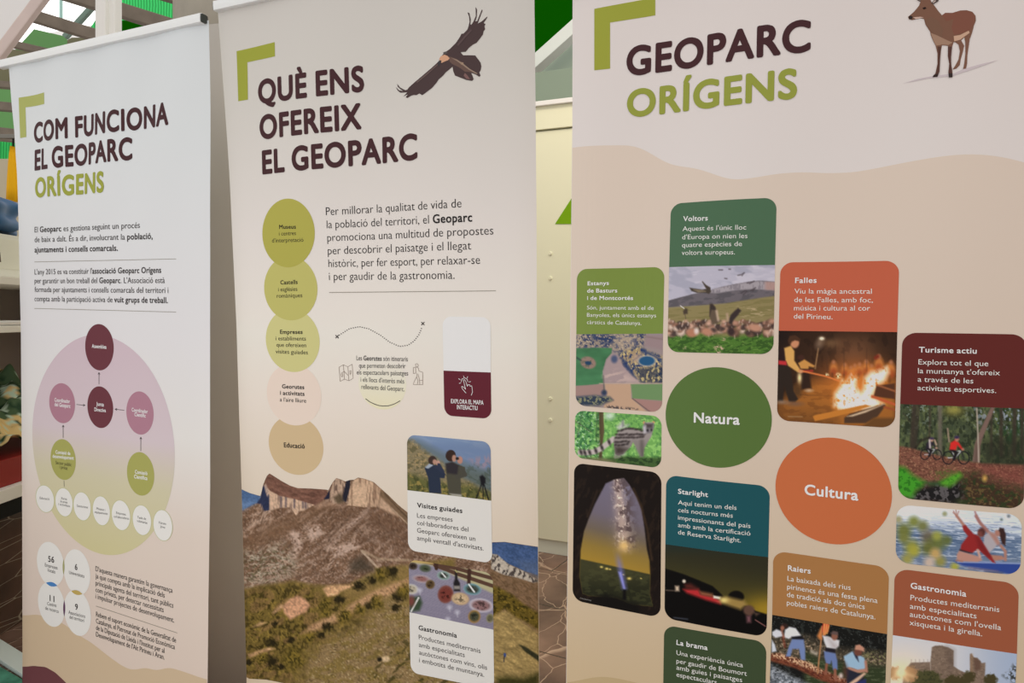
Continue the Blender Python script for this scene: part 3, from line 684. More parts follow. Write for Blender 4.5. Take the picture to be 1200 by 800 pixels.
for c, w, h, ls in WN_:
    rim = disc(B1, R1, 'working_group_disc', c, w + 5, h + 5, mat('disc_rim', (176, 172, 128), .5), 2, ZE)
    f = disc(B1, rim, 'disc_face', c, w, h, CARDW, 2.6, ZE); text(B1, rim, 'caption', [(l[0], l[1], l[2], 0) for l in ls], GREYTXT, 11, 3.6, ZE)
NUM = [((158, 403), 128, 205, [('56', (147, 391), (175, 396), 1, 27), ('Empreses', (132, 413), (191, 428), 0), ('locals', (145, 437), (180, 447), 0)]),
       ((282, 441), 124, 212, [('6', (272, 428), (284, 431), 1, 27), ('Universitats', (245, 448), (316, 467), 0)]),
       ((162, 592), 126, 205, [('11', (154, 574), (176, 580), 1, 27), ('Centres', (143, 595), (186, 604), 0), ('de recerca', (133, 615), (196, 632), 0)]),
       ((284, 631), 126, 212, [('9', (273, 615), (286, 618), 1, 27), ('Associacions', (242, 635), (320, 655), 0), ('del territori', (247, 657), (315, 675), 0)])]
for c, w, h, ls in NUM:
    d = disc(B1, R1, 'number_disc', c, w, h, CARDW, 2, ZE); text(B1, d, 'caption', ls, GREYTXT, 16, 3.6, ZE)
def lens(c, L, W, ang, m_, lab):
    t = math.radians(ang); pts = []
    for k in range(25): a = -1 + k / 12; pts.append((a * L, W * (1 - a * a)))
    for k in range(1, 24): a = 1 - k / 12; pts.append((a * L, -W * (1 - a * a)))
    o = poly(B1, R1, 'overlap_lens', [(c[0] + x * math.cos(t) - y * math.sin(t), c[1] + x * math.sin(t) + y * math.cos(t)) for x, y in pts], m_, 3, ZE); o['label'] = lab
lens((163, 497), 27, 10, 15, mat('lens_blue', (70, 118, 168)), 'blue lens'); lens((281, 536), 27, 10, 16, mat('lens_ochre', (176, 150, 84)), 'ochre lens')
lens((219, 416), 36, 4.5, 90, mat('lens_olive', (150, 146, 100)), 'olive lens'); lens((222, 610), 38, 5, 90, mat('lens_purple', (92, 62, 84)), 'purple lens')
text(B1, R1, 'paragraph', [("D'aquesta manera garantim la governança", (65, 153), (546, 290)), ('ja que compta amb la implicació dels', (65, 197), (497, 320)),
     ('principals agents del territori, tant públics', (65, 241), (551, 384)), ('com privats, per detectar necessitats', (65, 283), (490, 411)),
     ('i impulsar projectes de desenvolupament.', (65, 324), (556, 476))], GREYTXT, 32, 3, ZF)
strokes(B1, R1, 'rule', [[(68, 372), (575, 540)]], .55, RULEI, 3, ZF)
text(B1, R1, 'paragraph', [('Rebem el suport econòmic de la Generalitat de', (68, 436), (568, 601)), ('Catalunya, el Patronat de Promoció Econòmica', (68, 478), (560, 643)),
     ("de la Diputació de Lleida i l'Institut per al", (68, 520), (495, 666)), ("Desenvolupament de l'Alt Pirineu i Aran.", (68, 562), (495, 707))], BLACKI, 31, 3, ZF)

# ================================================================== middle banner
tl = B2.P(252.5, 17); tr = B2.P(330, .3); ur = B2.P(626, -60)[0]
SKY = (216, 202, 188)
R2 = hardware(B2, 'roll_up_banner', tl[1] - .0245, .0245, tl[0] + .014, ur, lerp([(-.75, (190, 183, 175)), (-.5, (194, 187, 178)), (-.15, (210, 200, 192)), (.1, (218, 208, 196)), (.28, SKY), (.6, (206, 188, 166)), (1.2, (200, 178, 150))]),  # printed sky lower down; top stops paint in the weaker light there
              'middle roll-up banner with a bearded vulture and a mountain photograph', GRP)
ZG, ZH, ZI, ZJ = (240, 0, 3), (270, 220, 3.0757), (260, 470, 2.425), (380, 365, 5.714)
poly(B2, R2, 'corner_mark', [(112, 180), (246, 148), (247, 198), (150, 219), (152, 350), (118, 356)], mat('olive_mark_bright', (146, 148, 58), .5), 2, ZG)
text(B2, R2, 'heading', [('QUÈ ENS', (189, 364), (561, 318), 2), ('OFEREIX', (194, 488), (552, 450), 2), ('EL GEOPARC', (203, 610), (748, 557), 2)], DARK, 82, 3, ZG)
BR = (72, 57, 56)
inkpoly(B2, R2, 'vulture_picture', [
    ([(450, 405), (480, 385), (530, 335), (560, 290), (572, 265), (590, 262), (620, 230), (628, 205), (636, 170), (632, 130), (620, 97), (634, 103), (645, 150), (642, 190), (650, 195), (668, 165), (685, 125), (683, 55), (694, 75), (692, 130), (680, 170), (695, 165), (718, 110), (733, 73), (737, 83), (715, 140), (700, 185), (735, 165), (775, 128), (770, 145), (745, 180), (760, 188), (752, 205), (757, 228), (745, 245), (740, 270), (715, 305), (690, 335), (660, 350), (630, 375), (605, 405), (565, 408), (585, 432), (630, 432), (680, 433), (700, 460), (722, 490), (728, 520), (722, 550), (712, 565), (721, 590), (712, 600), (680, 580), (648, 570), (660, 595), (668, 620), (655, 632), (610, 625), (560, 605), (522, 590), (508, 555), (503, 520), (475, 545), (450, 565), (430, 590), (395, 620), (375, 650), (340, 690), (305, 715), (280, 735), (265, 744), (245, 730), (220, 744), (200, 742), (175, 750), (150, 766), (138, 760), (155, 735), (118, 754), (150, 722), (95, 724), (75, 708), (60, 680), (85, 705), (118, 713), (100, 700), (75, 678), (70, 655), (95, 685), (135, 705), (150, 700), (165, 680), (210, 640), (270, 590), (340, 530), (395, 480), (410, 445), (430, 425)], BR),
    ([(470, 440), (520, 455), (560, 475), (600, 510), (650, 550), (700, 580), (650, 565), (600, 560), (560, 530), (500, 500), (480, 480)], (100, 78, 70)),
    ([(600, 570), (620, 590), (640, 620), (610, 615), (590, 590)], (118, 88, 84)),
    ([(400, 460), (412, 440), (440, 428), (465, 438), (480, 455), (470, 470), (440, 482), (420, 492), (405, 485)], (196, 148, 118)),
    ([(430, 410), (452, 402), (468, 412), (448, 424), (432, 426)], (84, 78, 76)), ([(388, 485), (412, 470), (418, 480), (402, 505), (396, 525), (390, 505)], (60, 56, 58)),
    ([(495, 452), (540, 468), (590, 500), (640, 540), (700, 575), (690, 578), (635, 548), (585, 512), (538, 478)], (142, 120, 104)),
    ([(565, 485), (590, 490), (588, 510), (570, 505)], (150, 124, 104)), ([(220, 640), (300, 575), (385, 500), (390, 508), (305, 586), (228, 648)], (98, 80, 76)),
    ([(540, 350), (600, 280), (650, 230), (655, 240), (605, 295), (548, 362)], (88, 71, 70))], 3, (455, 0, 6.6667))
PT = [([('Per millorar la qualitat de vida de', -1)], (345, 99), (833, 70)), ([('la població del territori, el ', -1), ('Geoparc', 1)], (348, 146), (872, 121)),
      ([('promociona una multitud de propostes', -1)], (350, 193), (948, 168)), ([('per descobrir el paisatge i el llegat', -1)], (352, 240), (868, 222)),
      ([('històric, per fer esport, per relaxar-se', -1)], (354, 286), (900, 274)), ([('i per gaudir de la gastronomia.', -1)], (356, 333), (808, 328))]
text(B2, R2, 'paragraph', PT, BLACKI, 30, 3, ZH)
strokes(B2, R2, 'rule', [[(357, 377), (957, 371)]], .7, RULEI, 3, ZH)
D2 = [((230, 745), 196, 222, (222, 196, 180), 'pinkish disc', 1.5, [('Georutes', (187, 722), (267, 725), 1), ('i activitats', (180, 745), (268, 749), 1), ("a l'aire lliure", (179, 769), (274, 774), 0)]),
      ((225, 550), 194, 228, (192, 184, 124), 'pale olive disc', 1.9, [('Empreses', (180, 526), (261, 526), 1), ('i establiments', (164, 549), (273, 550), 0), ('que ofereixen', (167, 572), (274, 574), 0), ('visites guiades', (164, 596), (280, 600), 0)]),
      ((218, 362), 192, 232, (178, 170, 98), 'middle olive disc', 2.3, [('Castells', (181, 348), (243, 346), 1), ('i esglésies', (173, 373), (242, 371), 0), ('romàniques', (168, 396), (260, 394), 0)]),
      ((210, 163), 189, 248, (164, 156, 74), 'strong olive disc', 2.7, [('Museus', (177, 148), (237, 147), 1), ('i centres', (176, 172), (237, 170), 0), ("d'interpretació", (151, 197), (264, 194), 0)])]
o = disc(B2, R2, 'topic_disc', (211, 125), 155, 168, mat('tan_disc', (194, 168, 130), .5), 1.1, ZI); o['label'] = 'tan disc'
text(B2, o, 'caption', [('Educació', (177, 130), (236, 134), 1)], BLACKI, 13, 3.6, ZI)
for c, w, h, cc, lab, ly, ls in D2:
    o = disc(B2, R2, 'topic_disc', c, w, h, mat(lab.replace(' ', '_'), cc, .5), ly, ZH); o['label'] = lab
    text(B2, o, 'caption', ls, BLACKI, 14.5, 3.8, ZH)
# georoutes block
gv = B2.P(447, 445)
wash2 = lerp([(gv[1] - .08, SKY), (gv[1] + .02, (216, 204, 176)), (gv[1] + .08, (218, 204, 162))])
ro, = [disc(B2, R2, 'route_disc', (390, 480), 320, 350, print_mat('printed_ink'), 1, ZJ, ink=lambda U, V: alb(np.array([lerp([(gv[1] - .07, (215, 206, 197)), (gv[1] + .0, (217, 208, 188)), (gv[1] + .07, (219, 206, 172))])(v) for v in V])))]
text(B2, ro, 'caption', [([('Les ', 0), ('Georutes', 1), (' són itineraris', 0)], (455, 621), (640, 625)), ('que permeten descobrir', (464, 648), (632, 650)), ('els espectaculars paisatges', (456, 672), (641, 676)),
     ("i els llocs d'interès més", (470, 698), (627, 705)), ('rellevants del Geoparc.', (473, 724), (628, 733))], GREYTXT, 17, 3, ZH)
strokes(B2, ro, 'arc_line', [[(488, 760), (503, 771), (520, 779), (535, 784), (550, 786), (570, 785), (588, 780), (602, 773), (612, 767)]], .8, GREYTXT, 3, ZH)
pp = [(393, 530), (430, 507), (465, 500), (500, 508), (540, 530), (575, 556), (610, 571), (640, 567), (662, 552), (680, 528), (691, 502)]
dots = []; P_ = np.array(pp, float); sg = np.hypot(*np.diff(P_, axis=0).T); cum = np.r_[0, np.cumsum(sg)]
for q in np.arange(0, cum[-1], 8.2):
    x, y = np.interp(q, cum, P_[:, 0]), np.interp(q, cum, P_[:, 1]); dots.append([(x - 1.2, y), (x + 1.2, y + .3)])
strokes(B2, R2, 'dotted_route', dots, 1.0, GREYTXT, 3, ZH)
strokes(B2, R2, 'route_cross', [[(380, 531), (390, 541)], [(380, 541), (390, 531)]], 1.0, GREYTXT, 3, ZH)
strokes(B2, R2, 'route_cross', [[(689, 484), (699, 494)], [(689, 494), (699, 484)]], 1.0, GREYTXT, 3, ZH)
ZK = (390, 400, 10)
strokes(B2, R2, 'map_icon', [[(75, 300), (125, 272), (178, 296), (228, 266), (240, 430), (190, 460), (138, 440), (88, 466), (75, 300)], [(125, 272), (138, 440)], [(178, 296), (190, 460)], [(100, 370), (135, 350), (180, 395)], [(105, 415), (98, 385), (115, 375), (120, 405), (105, 415)], [(205, 390), (200, 345), (215, 340), (212, 380)]], .45, mat('icon_ink', (130, 112, 100)), 3, ZK)
strokes(B2, R2, 'hiker_icon', [[(975, 290), (970, 265), (990, 258), (1003, 275), (998, 298), (975, 290)], [(945, 305), (970, 300), (975, 370), (945, 375), (945, 305)], [(975, 300), (1005, 310), (1010, 345), (1055, 360)], [(1055, 360), (1055, 505), (945, 505)], [(985, 375), (990, 400), (955, 470), (945, 500)], [(1000, 380), (1015, 440), (1020, 505)], [(985, 420), (1000, 460), (990, 505)], [(1020, 455), (1055, 455)]], .45, mat('icon_ink', (130, 112, 100)), 3, ZK)
# link card
r55 = .021
top = panel(B2, R2, 'map_card', [(518.7, 370.7), (575, 371.6), (575.2, 436.2), (519.9, 434)], r55, mat('card_white_bright', (230, 226, 226), .45), (1, 0), 3); top['label'] = 'white and maroon map card'
lowp = panel(B2, top, 'card_footer', [(519.9, 434), (575.2, 436.2), (576, 490.6), (520.9, 486.6)], r55, mat('maroon_ink', (92, 32, 42), .45), (0, 1), 3); lowp['label'] = 'maroon footer'
text(B2, top, 'caption', [('EXPLORA EL MAPA', (850, 612), (1068, 623), 1), ('INTERACTIU', (890, 652), (1028, 659), 1)], WHITEI, 28, 4.5, ZJ)
strokes(B2, top, 'tap_icon', [[(950, 545), (925, 515), (922, 500), (935, 505), (948, 520), (935, 470), (932, 458), (942, 455), (950, 470), (960, 500), (965, 488), (975, 490), (978, 500), (988, 496), (992, 515), (994, 540), (985, 560)], [(918, 470), (922, 452), (940, 442), (958, 452), (962, 468)], [(900, 448), (912, 455)], [(905, 480), (916, 476)], [(935, 430), (937, 440)], [(962, 434), (957, 445)], [(982, 468), (970, 470)]], .55, WHITEI, 4.5, ZJ)
def mute(p, k):
    def q(c):
        p(c); g = c.c.mean(-1, keepdims=True); c.c = g + (c.c - g) * k
    return q
# ---- big mountain photograph printed over the lower half of the middle banner
M1, M2, M3 = (270, 530, 5.714), (270, 660, 5.714), (470, 620, 4.447)
def paint_mountain(c):
    z = c.z(*M1); X, Y = c.X, c.Y
    # slopes
    c.c[:] = (122, 96, 78)
    n1 = c.n(130, 26, 1, -38, 4); n2 = c.n(26, 9, 2, -40, 3); n3 = c.n(7, 5, 3, 0, 2)
    c.mix(step(n1 * .6 + n2 * .4, .50, .62) * .75, (176, 150, 132)); c.mix(step(n3, .62, .8) * .35, (96, 76, 60)); c.mix(step(c.n(60, 40, 9, -30), .5, .62) * .5, (104, 80, 64))
    left = c.pm([(60, 640), (200, 640), (330, 600), (420, 690), (470, 760), (300, 880), (60, 900)], 20)
    c.mix(left * step(c.n(22, 10, 5, -15, 3), .42, .6) * .8, (172, 160, 142)); c.mix(left * step(c.n(16, 9, 6), .5, .65) * .7, (92, 84, 62))
    for a in ([(150, 560), (330, 470), (520, 400)], [(640, 640), (760, 540), (930, 385)], [(560, 640), (640, 560), (720, 480)], [(820, 640), (960, 560), (1100, 520)], [(470, 700), (640, 600), (800, 430)], [(840, 520), (960, 590), (1180, 640)], [(1000, 480), (1120, 560), (1190, 600)], [(100, 700), (260, 600), (420, 560)]):
        c.line(a, 9, (86, 66, 54), 3, .45); c.line([(x + 10, y + 8) for x, y in a], 8, (176, 152, 136), 3, .4)
    c.mix(step(c.n(11, 9, 61, -35, 2), .56, .72) * .5, (84, 66, 54)); c.mix(step(c.n(9, 7, 62, -35, 2), .6, .76) * .5, (180, 156, 138)); c.mix(c.pm([(560, 420), (700, 360), (1000, 370), (1190, 480), (1190, 640), (960, 560), (800, 560)], 30) * .35, (96, 74, 60))
    c.poly([(75, 600), (250, 480), (450, 420), (640, 320), (700, 350), (560, 430), (400, 520), (200, 610), (75, 650)], (118, 92, 72), 14, .7)
    for a in ([(380, 560), (420, 520), (470, 540), (480, 640), (430, 720), (410, 700), (430, 620)], [(510, 500), (600, 480), (620, 540), (540, 600), (520, 570)], [(680, 640), (830, 590), (870, 630), (760, 690), (700, 700)], [(800, 470), (930, 380), (900, 420), (700, 600), (640, 640), (760, 520)]):
        c.mix(c.pm(a, 5) * step(c.n(16, 10, 7, -35, 3), .3, .5) * .85, (186, 160, 144))
    c.poly([(60, 238), (130, 270), (205, 292), (190, 330), (60, 396)], (84, 106, 138)); c.poly([(60, 330), (130, 330), (170, 335), (60, 396)], (116, 136, 164), 8, .8)
    # left peak
    pk = [(232, 190), (245, 158), (262, 140), (290, 158), (340, 190), (400, 222), (450, 238), (540, 241), (640, 248), (665, 290), (570, 355), (440, 318), (330, 296), (268, 262), (238, 232)]
    c.poly(pk, (114, 84, 72)); c.vary(c.pm(pk), .25, 60, 14, 11, 12)
    cl = [(216, 225), (238, 225), (268, 258), (330, 290), (440, 314), (560, 350), (500, 385), (460, 395), (440, 422), (425, 400), (400, 366), (330, 370), (265, 390), (212, 380)]
    m = c.pm(cl); c.mix(m, (190, 160, 136)); c.mix(m * step(c.n(9, 90, 12, 4, 2), .52, .68) * .7, (120, 100, 90))
    for x in (340, 372, 428, 486, 505): c.mix(m * c.pm([(x - 5, 295), (x + 7, 295), (x + 5, 372), (x - 4, 372)], 2) * .8, (74, 68, 78))
    c.poly([(204, 300), (216, 222), (236, 228), (262, 290), (262, 386), (226, 392), (200, 345), (175, 340)], (56, 60, 80)); c.poly([(228, 220), (238, 210), (258, 262), (250, 300), (236, 260)], (168, 144, 130), 1)
    # right peaks
    b1_ = [(662, 310), (685, 200), (712, 170), (752, 186), (775, 215), (770, 260), (740, 335), (690, 345)]
    m = c.pm(b1_); c.mix(m, (168, 142, 122)); c.mix(m * step(c.n(9, 60, 14, 0, 2), .5, .66) * .8, (98, 80, 70))
    c.poly([(625, 314), (668, 248), (662, 312)], (48, 48, 62)); c.poly([(745, 322), (775, 190), (805, 182), (800, 240), (776, 332)], (50, 48, 56)); c.poly([(690, 300), (740, 270), (760, 330), (720, 350)], (96, 82, 66), 4)
    b2_ = [(776, 352), (790, 340), (802, 230), (830, 184), (855, 168), (900, 176), (960, 200), (1010, 245), (1000, 300), (990, 362), (900, 366)]
    m = c.pm(b2_); c.mix(m, (188, 158, 132)); c.mix(m * step(c.n(10, 120, 15, 3, 2), .5, .66) * .75, (132, 106, 88)); c.mix(m * step(X, 930, 1000) * .3, (120, 94, 78))
    c.poly([(990, 362), (1005, 250), (1012, 245), (1060, 288), (1120, 348), (1200, 420), (1200, 500), (1130, 430), (1080, 380)], (120, 98, 78)); c.mix(c.pm([(990, 362), (1008, 300), (1060, 350), (1130, 430), (1060, 400)], 3), (180, 150, 126))
    c.line([(1030, 270), (1120, 370), (1200, 450)], 10, (96, 78, 62)); c.line([(1080, 372), (1200, 490)], 8, (170, 146, 124), .8, .8)
    c.poly([(560, 355), (640, 320), (700, 345), (780, 352), (760, 362), (660, 356), (580, 380)], (168, 138, 118), 4, .6)
    c.poly([(800, 740), (880, 690), (930, 740), (980, 790), (900, 800), (800, 800)], (74, 66, 56), 10, .8); c.line([(880, 660), (930, 710), (985, 770)], 14, (170, 148, 128)); c.line([(885, 660), (1000, 715), (1200, 720)], 16, (168, 146, 122), 2, .7)
    # right-hand segment beyond the cards
    c.z(*M3)
    rs = step(c.X, 455, 475)
    c.mix(rs * step(c.Y, 40, 60), (124, 100, 78)); c.mix(rs * step(c.n(20, 8, 21, 35), .5, .65) * .6, (98, 78, 58))
    h = c.pm([(440, 66), (475, 68), (540, 66), (600, 75), (720, 92), (720, 240), (640, 215), (560, 180), (480, 128), (440, 128)], 1); c.mix(h, (70, 88, 120)); c.mix(h * step(c.n(40, 14, 22, 20), .45, .6) * .5, (86, 104, 140))
    c.poly([(600, 160), (720, 170), (720, 260), (640, 222)], (92, 104, 128), 8, .7)
    w = c.pm([(470, 128), (500, 130), (560, 182), (640, 218), (720, 272), (690, 278), (600, 250), (530, 235), (470, 205)], 1.5); c.mix(w, (176, 164, 150)); c.mix(w * step(c.n(9, 22, 23, 20, 2), .52, .66), (84, 76, 72))
    g = c.pm([(470, 430), (560, 420), (620, 470), (720, 540), (720, 800), (470, 800)], 6); c.mix(g, (150, 128, 86)); c.vary(g, .22, 34, 12, 25, 20)
    t = c.pm([(470, 290), (520, 310), (570, 335), (640, 390), (720, 440), (720, 525), (650, 480), (600, 458), (540, 410), (485, 450), (470, 450)], 4); c.mix(t, (104, 88, 44)); c.mix(t * step(c.n(16, 14, 26), .48, .62) * .8, (58, 52, 28)); c.mix(t * step(c.n(10, 10, 27), .6, .75) * .6, (146, 122, 56))
    c.poly([(612, 598), (650, 612), (720, 658), (720, 688), (650, 640)], (60, 58, 44), 2); c.poly([(500, 770), (560, 765), (640, 775), (720, 745), (720, 820), (500, 820)], (60, 58, 34), 8, .9)
    c.ell(541, 655, 7, 12, (70, 86, 130)); c.line([(538, 660), (536, 690)], 5, (50, 50, 60)); c.line([(500, 680), (530, 695)], 4, (96, 84, 60), 2, .7)
    # foreground
    c.z(*M2); X, Y = c.X, c.Y
    ls = 1 - step(c.x, 572, 578)
    fg = c.pm([(60, 180), (150, 165), (220, 150), (300, 138), (420, 120), (520, 140), (640, 150), (800, 142), (860, 110), (930, 75), (1000, 40), (1080, 20), (1200, 8), (1500, -40), (1500, 900), (60, 900)], 6) * ls
    c.mix(fg, (134, 112, 72)); c.mix(fg * step(c.n(60, 40, 31), .45, .65) * .6, (112, 98, 58))
    right = fg * c.pm([(420, 800), (520, 560), (650, 440), (850, 330), (1000, 260), (1200, 180), (1500, 120), (1500, 900), (420, 900)], 30)
    c.mix(right, (136, 114, 82)); c.mix(right * step(c.n(70, 34, 33, -12), .45, .62) * .7, (124, 106, 62)); c.mix(right * step(c.n(11, 9, 34, 0, 2), .66, .8) * .6, (186, 166, 130)); c.mix(right * step(c.n(9, 8, 35, 0, 2), .68, .82) * .7, (84, 70, 50))
    bush = fg * c.pm([(60, 170), (420, 118), (540, 150), (640, 230), (780, 250), (900, 300), (840, 420), (640, 470), (560, 560), (480, 620), (470, 790), (60, 800)], 24)
    c.mix(bush * .9, (112, 95, 54)); c.mix(bush * step(c.n(26, 28, 36, 0, 3), .5, .6) * .85, (68, 59, 36)); c.mix(bush * step(c.n(15, 20, 37, 0, 3), .56, .68) * .7, (142, 120, 66)); c.mix(bush * step(c.n(60, 44, 52, -20, 2), .55, .68) * .6, (134, 106, 74)); c.mix(bush * step(c.n(9, 12, 38, 0, 2), .62, .75) * .5, (60, 52, 28))
    for a, cc in (([(350, 285), (400, 235), (450, 215), (500, 235), (535, 280), (510, 320), (400, 376), (360, 330)], (186, 142, 112)), ([(620, 170), (650, 150), (830, 142), (800, 165), (740, 185), (720, 210), (650, 222)], (190, 150, 114)), ([(280, 330), (340, 275), (360, 285), (300, 330)], (176, 140, 108)), ([(120, 610), (180, 585), (260, 560), (300, 570), (200, 605), (130, 630)], (176, 140, 104)), ([(150, 425), (200, 390), (245, 395), (200, 420)], (170, 138, 100))):
        mm = c.pm(a, 3); c.mix(mm, cc); c.vary(mm, .25, 14, 14, 41)
    rp = c.pm([(470, 470), (560, 400), (700, 335), (820, 265), (960, 185), (1190, 100), (1200, 150), (1000, 245), (850, 305), (640, 420), (520, 470)], 5)
    c.mix(rp * .9, (184, 146, 112)); c.mix(rp * step(c.n(11, 9, 42, 0, 2), .52, .68) * .6, (124, 94, 70))
    for x, y, r in ((650, 420, 32), (610, 480, 26), (280, 530, 34), (300, 400, 22), (270, 650, 44), (345, 690, 26), (1130, 220, 44), (930, 280, 28), (1110, 295, 34), (860, 150, 40), (1080, 60, 48), (950, 110, 36), (730, 240, 34), (120, 660, 24), (410, 510, 26)):
        c.mix(np.clip(1.25 - np.hypot((X - x) / r, (Y - y) / r / .8) - 1.5 * (c.n(13, 13, int(x)) - .5), 0, 1) * 1.4 * ls, (52, 46, 32))
    for x, y, r in ((530, 490, 48), (770, 350, 56), (870, 310, 40), (980, 260, 52), (640, 265, 50), (1160, 180, 50), (430, 640, 80), (210, 640, 44), (640, 330, 34), (1010, 70, 50)):
        mm = np.clip(1.2 - np.hypot((X - x) / r, (Y - y) / r) - .9 * (c.n(18, 22, int(y)) - .5), 0, 1) * 1.2 * ls; c.mix(mm * .9, (122, 104, 52)); c.mix(mm * step(c.n(10, 12, int(x) + 3), .46, .6), (70, 62, 36))
    c.ell(1040, 640, 30, 18, (196, 170, 136), 2); c.ell(1000, 642, 16, 14, (46, 42, 34), 2)
    c.mix(fg * step(c.n(60, 24, 51, -35), .6, .72) * step(X + Y, 1500, 1750) * .8, (72, 66, 40))
def mountain():
    ridge = np.concatenate([np.array(zc(M1, [(40, 230), (65, 242), (130, 271), (200, 291), (208, 272), (218, 222), (230, 190), (244, 158), (262, 140), (290, 157), (340, 189), (400, 222), (450, 238), (540, 241), (640, 248), (658, 252), (672, 222), (686, 198), (710, 170), (750, 184), (770, 194), (800, 184), (830, 182), (855, 167), (900, 176), (960, 198), (1010, 243), (1060, 287), (1120, 347), (1185, 400)])), [(484, 608), (530, 634), (560, 636)], np.array(zc(M3, [(475, 67), (540, 65), (600, 74), (715, 91), (740, 95)]))])
    bot = np.array([(270, 790), (284, 790), (292, 795), (312, 796), (332, 800), (360, 812), (430, 840), (640, 860)], float)
    x = np.arange(276, 634.5, 1.0); nr = 245; T = np.linspace(0, 1, nr)[:, None]
    yt = np.interp(x, ridge[:, 0], ridge[:, 1]); yb = np.interp(x, bot[:, 0], bot[:, 1]); Y = yt + (yb - yt) * T; X = np.repeat(x[None], nr, 0)
    uv = np.array([[B2.P(a, b_) for a, b_ in zip(X[i], Y[i])] for i in range(0, nr, 12)] + [[B2.P(a, b_) for a, b_ in zip(X[-1], Y[-1])]])
    ti = np.r_[np.arange(0, nr, 12), nr - 1]; U = np.empty(X.shape); V = np.empty(X.shape)
    for j in range(len(x)): U[:, j] = np.interp(np.arange(nr), ti, uv[:, j, 0]); V[:, j] = np.interp(np.arange(nr), ti, uv[:, j, 1])
    U = np.clip(U, B2.ul(V) + .0006, B2.ur(V) - .0006)
    cv = Canvas(X, Y, (120, 96, 78)); paint_mountain(cv); cv.z(0, 0, 1); cv.c = (cv.c - 112) * 1.12 + 106; cv.vary(1.0, .16, 1.6, 1.6, 77, 0, 2)
    o = link('mountain_photograph', B2.S(U, V, 1.6).reshape(-1, 3), grid_faces(*X.shape), print_mat('printed_ink'), R2, ink=alb(np.clip(cv.c, 0, 255)).reshape(-1, 3), base=parent_base(R2))
    o['label'] = 'printed photograph of a bare mountain with two cliffs'
mountain()
# ---- white cards on the mountain photograph
V5, G5 = (470, 500, 5), (470, 640, 5)
cards_r = .021
c1 = zc(V5, [(36, 45), (525, 88), (535, 800), (42, 722)]); s1 = zc(V5, [(38, 370), (529, 432)])
k = panel(B2, R2, 'info_card', [s1[0], s1[1], c1[2], c1[3]], cards_r, CARDW, (0, 1), 3); k['label'] = 'white card about guided visits'
def paint_visit(c):
    c.z(*V5); Y = c.Y; X = c.X
    c.c[:] = (112, 134, 168); c.mix(step(c.n(120, 26, 1, 12), .4, .6) * .5, (134, 148, 172)); c.mix(step(Y, 60, 130) * .5, (96, 114, 150))
    c.poly([(20, 60), (100, 75), (250, 150), (330, 190), (530, 260), (530, 450), (20, 420)], (96, 110, 118), 8)
    c.mix(c.pm([(400, 190), (530, 160), (530, 260), (430, 220)], 6) * step(c.n(10, 22, 3), .45, .6), (140, 124, 140))
    c.mix(c.pm([(380, 250), (530, 270), (530, 400), (380, 400)], 10), (90, 100, 96)); c.mix(step(c.n(26, 12, 4, 25), .5, .62) * step(Y, 190, 260) * .6, (72, 82, 70))
    m = c.pm([(20, 70), (70, 80), (140, 140), (220, 190), (300, 260), (420, 330), (530, 390), (530, 450), (20, 420)], 6); c.mix(m, (132, 116, 82)); c.mix(m * step(c.n(16, 14, 5), .48, .6) * .7, (88, 82, 52)); c.mix(m * step(c.n(12, 10, 6), .58, .7) * .7, (176, 144, 92))
    m = c.pm([(20, 270), (110, 290), (160, 310), (250, 330), (400, 340), (530, 390), (530, 450), (20, 420)], 8); c.mix(m, (98, 96, 48)); c.mix(m * step(c.n(12, 22, 7), .45, .6) * .7, (58, 62, 32)); c.mix(m * step(c.n(14, 14, 8), .6, .72) * .7, (172, 142, 66))
    c.poly([(138, 240), (170, 215), (205, 225), (240, 250), (262, 275), (255, 300), (230, 300), (238, 390), (165, 386), (160, 300)], (40, 48, 66)); c.poly([(140, 238), (168, 214), (190, 224), (160, 244)], (150, 160, 172)); c.ell(184, 195, 24, 26, (62, 46, 40)); c.ell(198, 204, 12, 14, (180, 130, 108)); c.ell(218, 212, 12, 16, (188, 138, 118)); c.line([(205, 232), (245, 262), (222, 222)], 20, (44, 50, 70))
    c.poly([(262, 215), (300, 205), (345, 225), (375, 235), (384, 285), (350, 300), (355, 400), (280, 394), (268, 300)], (74, 70, 56)); c.poly([(262, 215), (300, 205), (340, 225), (330, 280), (268, 270)], (48, 42, 46), 3); c.line([(350, 240), (376, 280), (330, 292)], 26, (72, 68, 58)); c.ell(292, 168, 30, 34, (56, 38, 32)); c.ell(312, 184, 13, 20, (176, 124, 102)); c.ell(346, 194, 16, 22, (180, 122, 102)); c.ell(330, 185, 10, 9, (40, 36, 36))
    c.poly([(285, 390), (355, 396), (355, 408), (300, 402)], (168, 160, 148), 2)
    for a in ([(478, 320), (442, 418)], [(480, 320), (482, 425)], [(482, 320), (514, 428)]): c.line(a, 7, (26, 24, 26))
    c.poly([(460, 290), (478, 280), (496, 300), (496, 330), (470, 340)], (28, 26, 30), 2)
photo(B2, k, 'card_photograph', [c1[0], c1[1], s1[1], s1[0]], cards_r, (1, 0), mute(paint_visit, .85), layer=3.4)['label'] = 'photograph of two people with binoculars'
text(B2, k, 'card_title', [('Visites guiades', (95, 470), (360, 504), 1)], BLACKI, 27, 4.5, V5)
text(B2, k, 'card_text', [('Les empreses', (95, 530), (303, 555)), ('col·laboradores del', (95, 573), (396, 613)), ('Geoparc ofereixen un', (95, 617), (436, 668)), ("ampli ventall d'activitats.", (95, 662), (485, 724))], GREYTXT, 27, 4.5, V5)
c2 = zc(G5, [(46, 74), (538, 156), (546, 838), (57, 738)]); s2 = zc(G5, [(50, 385), (542, 487)])
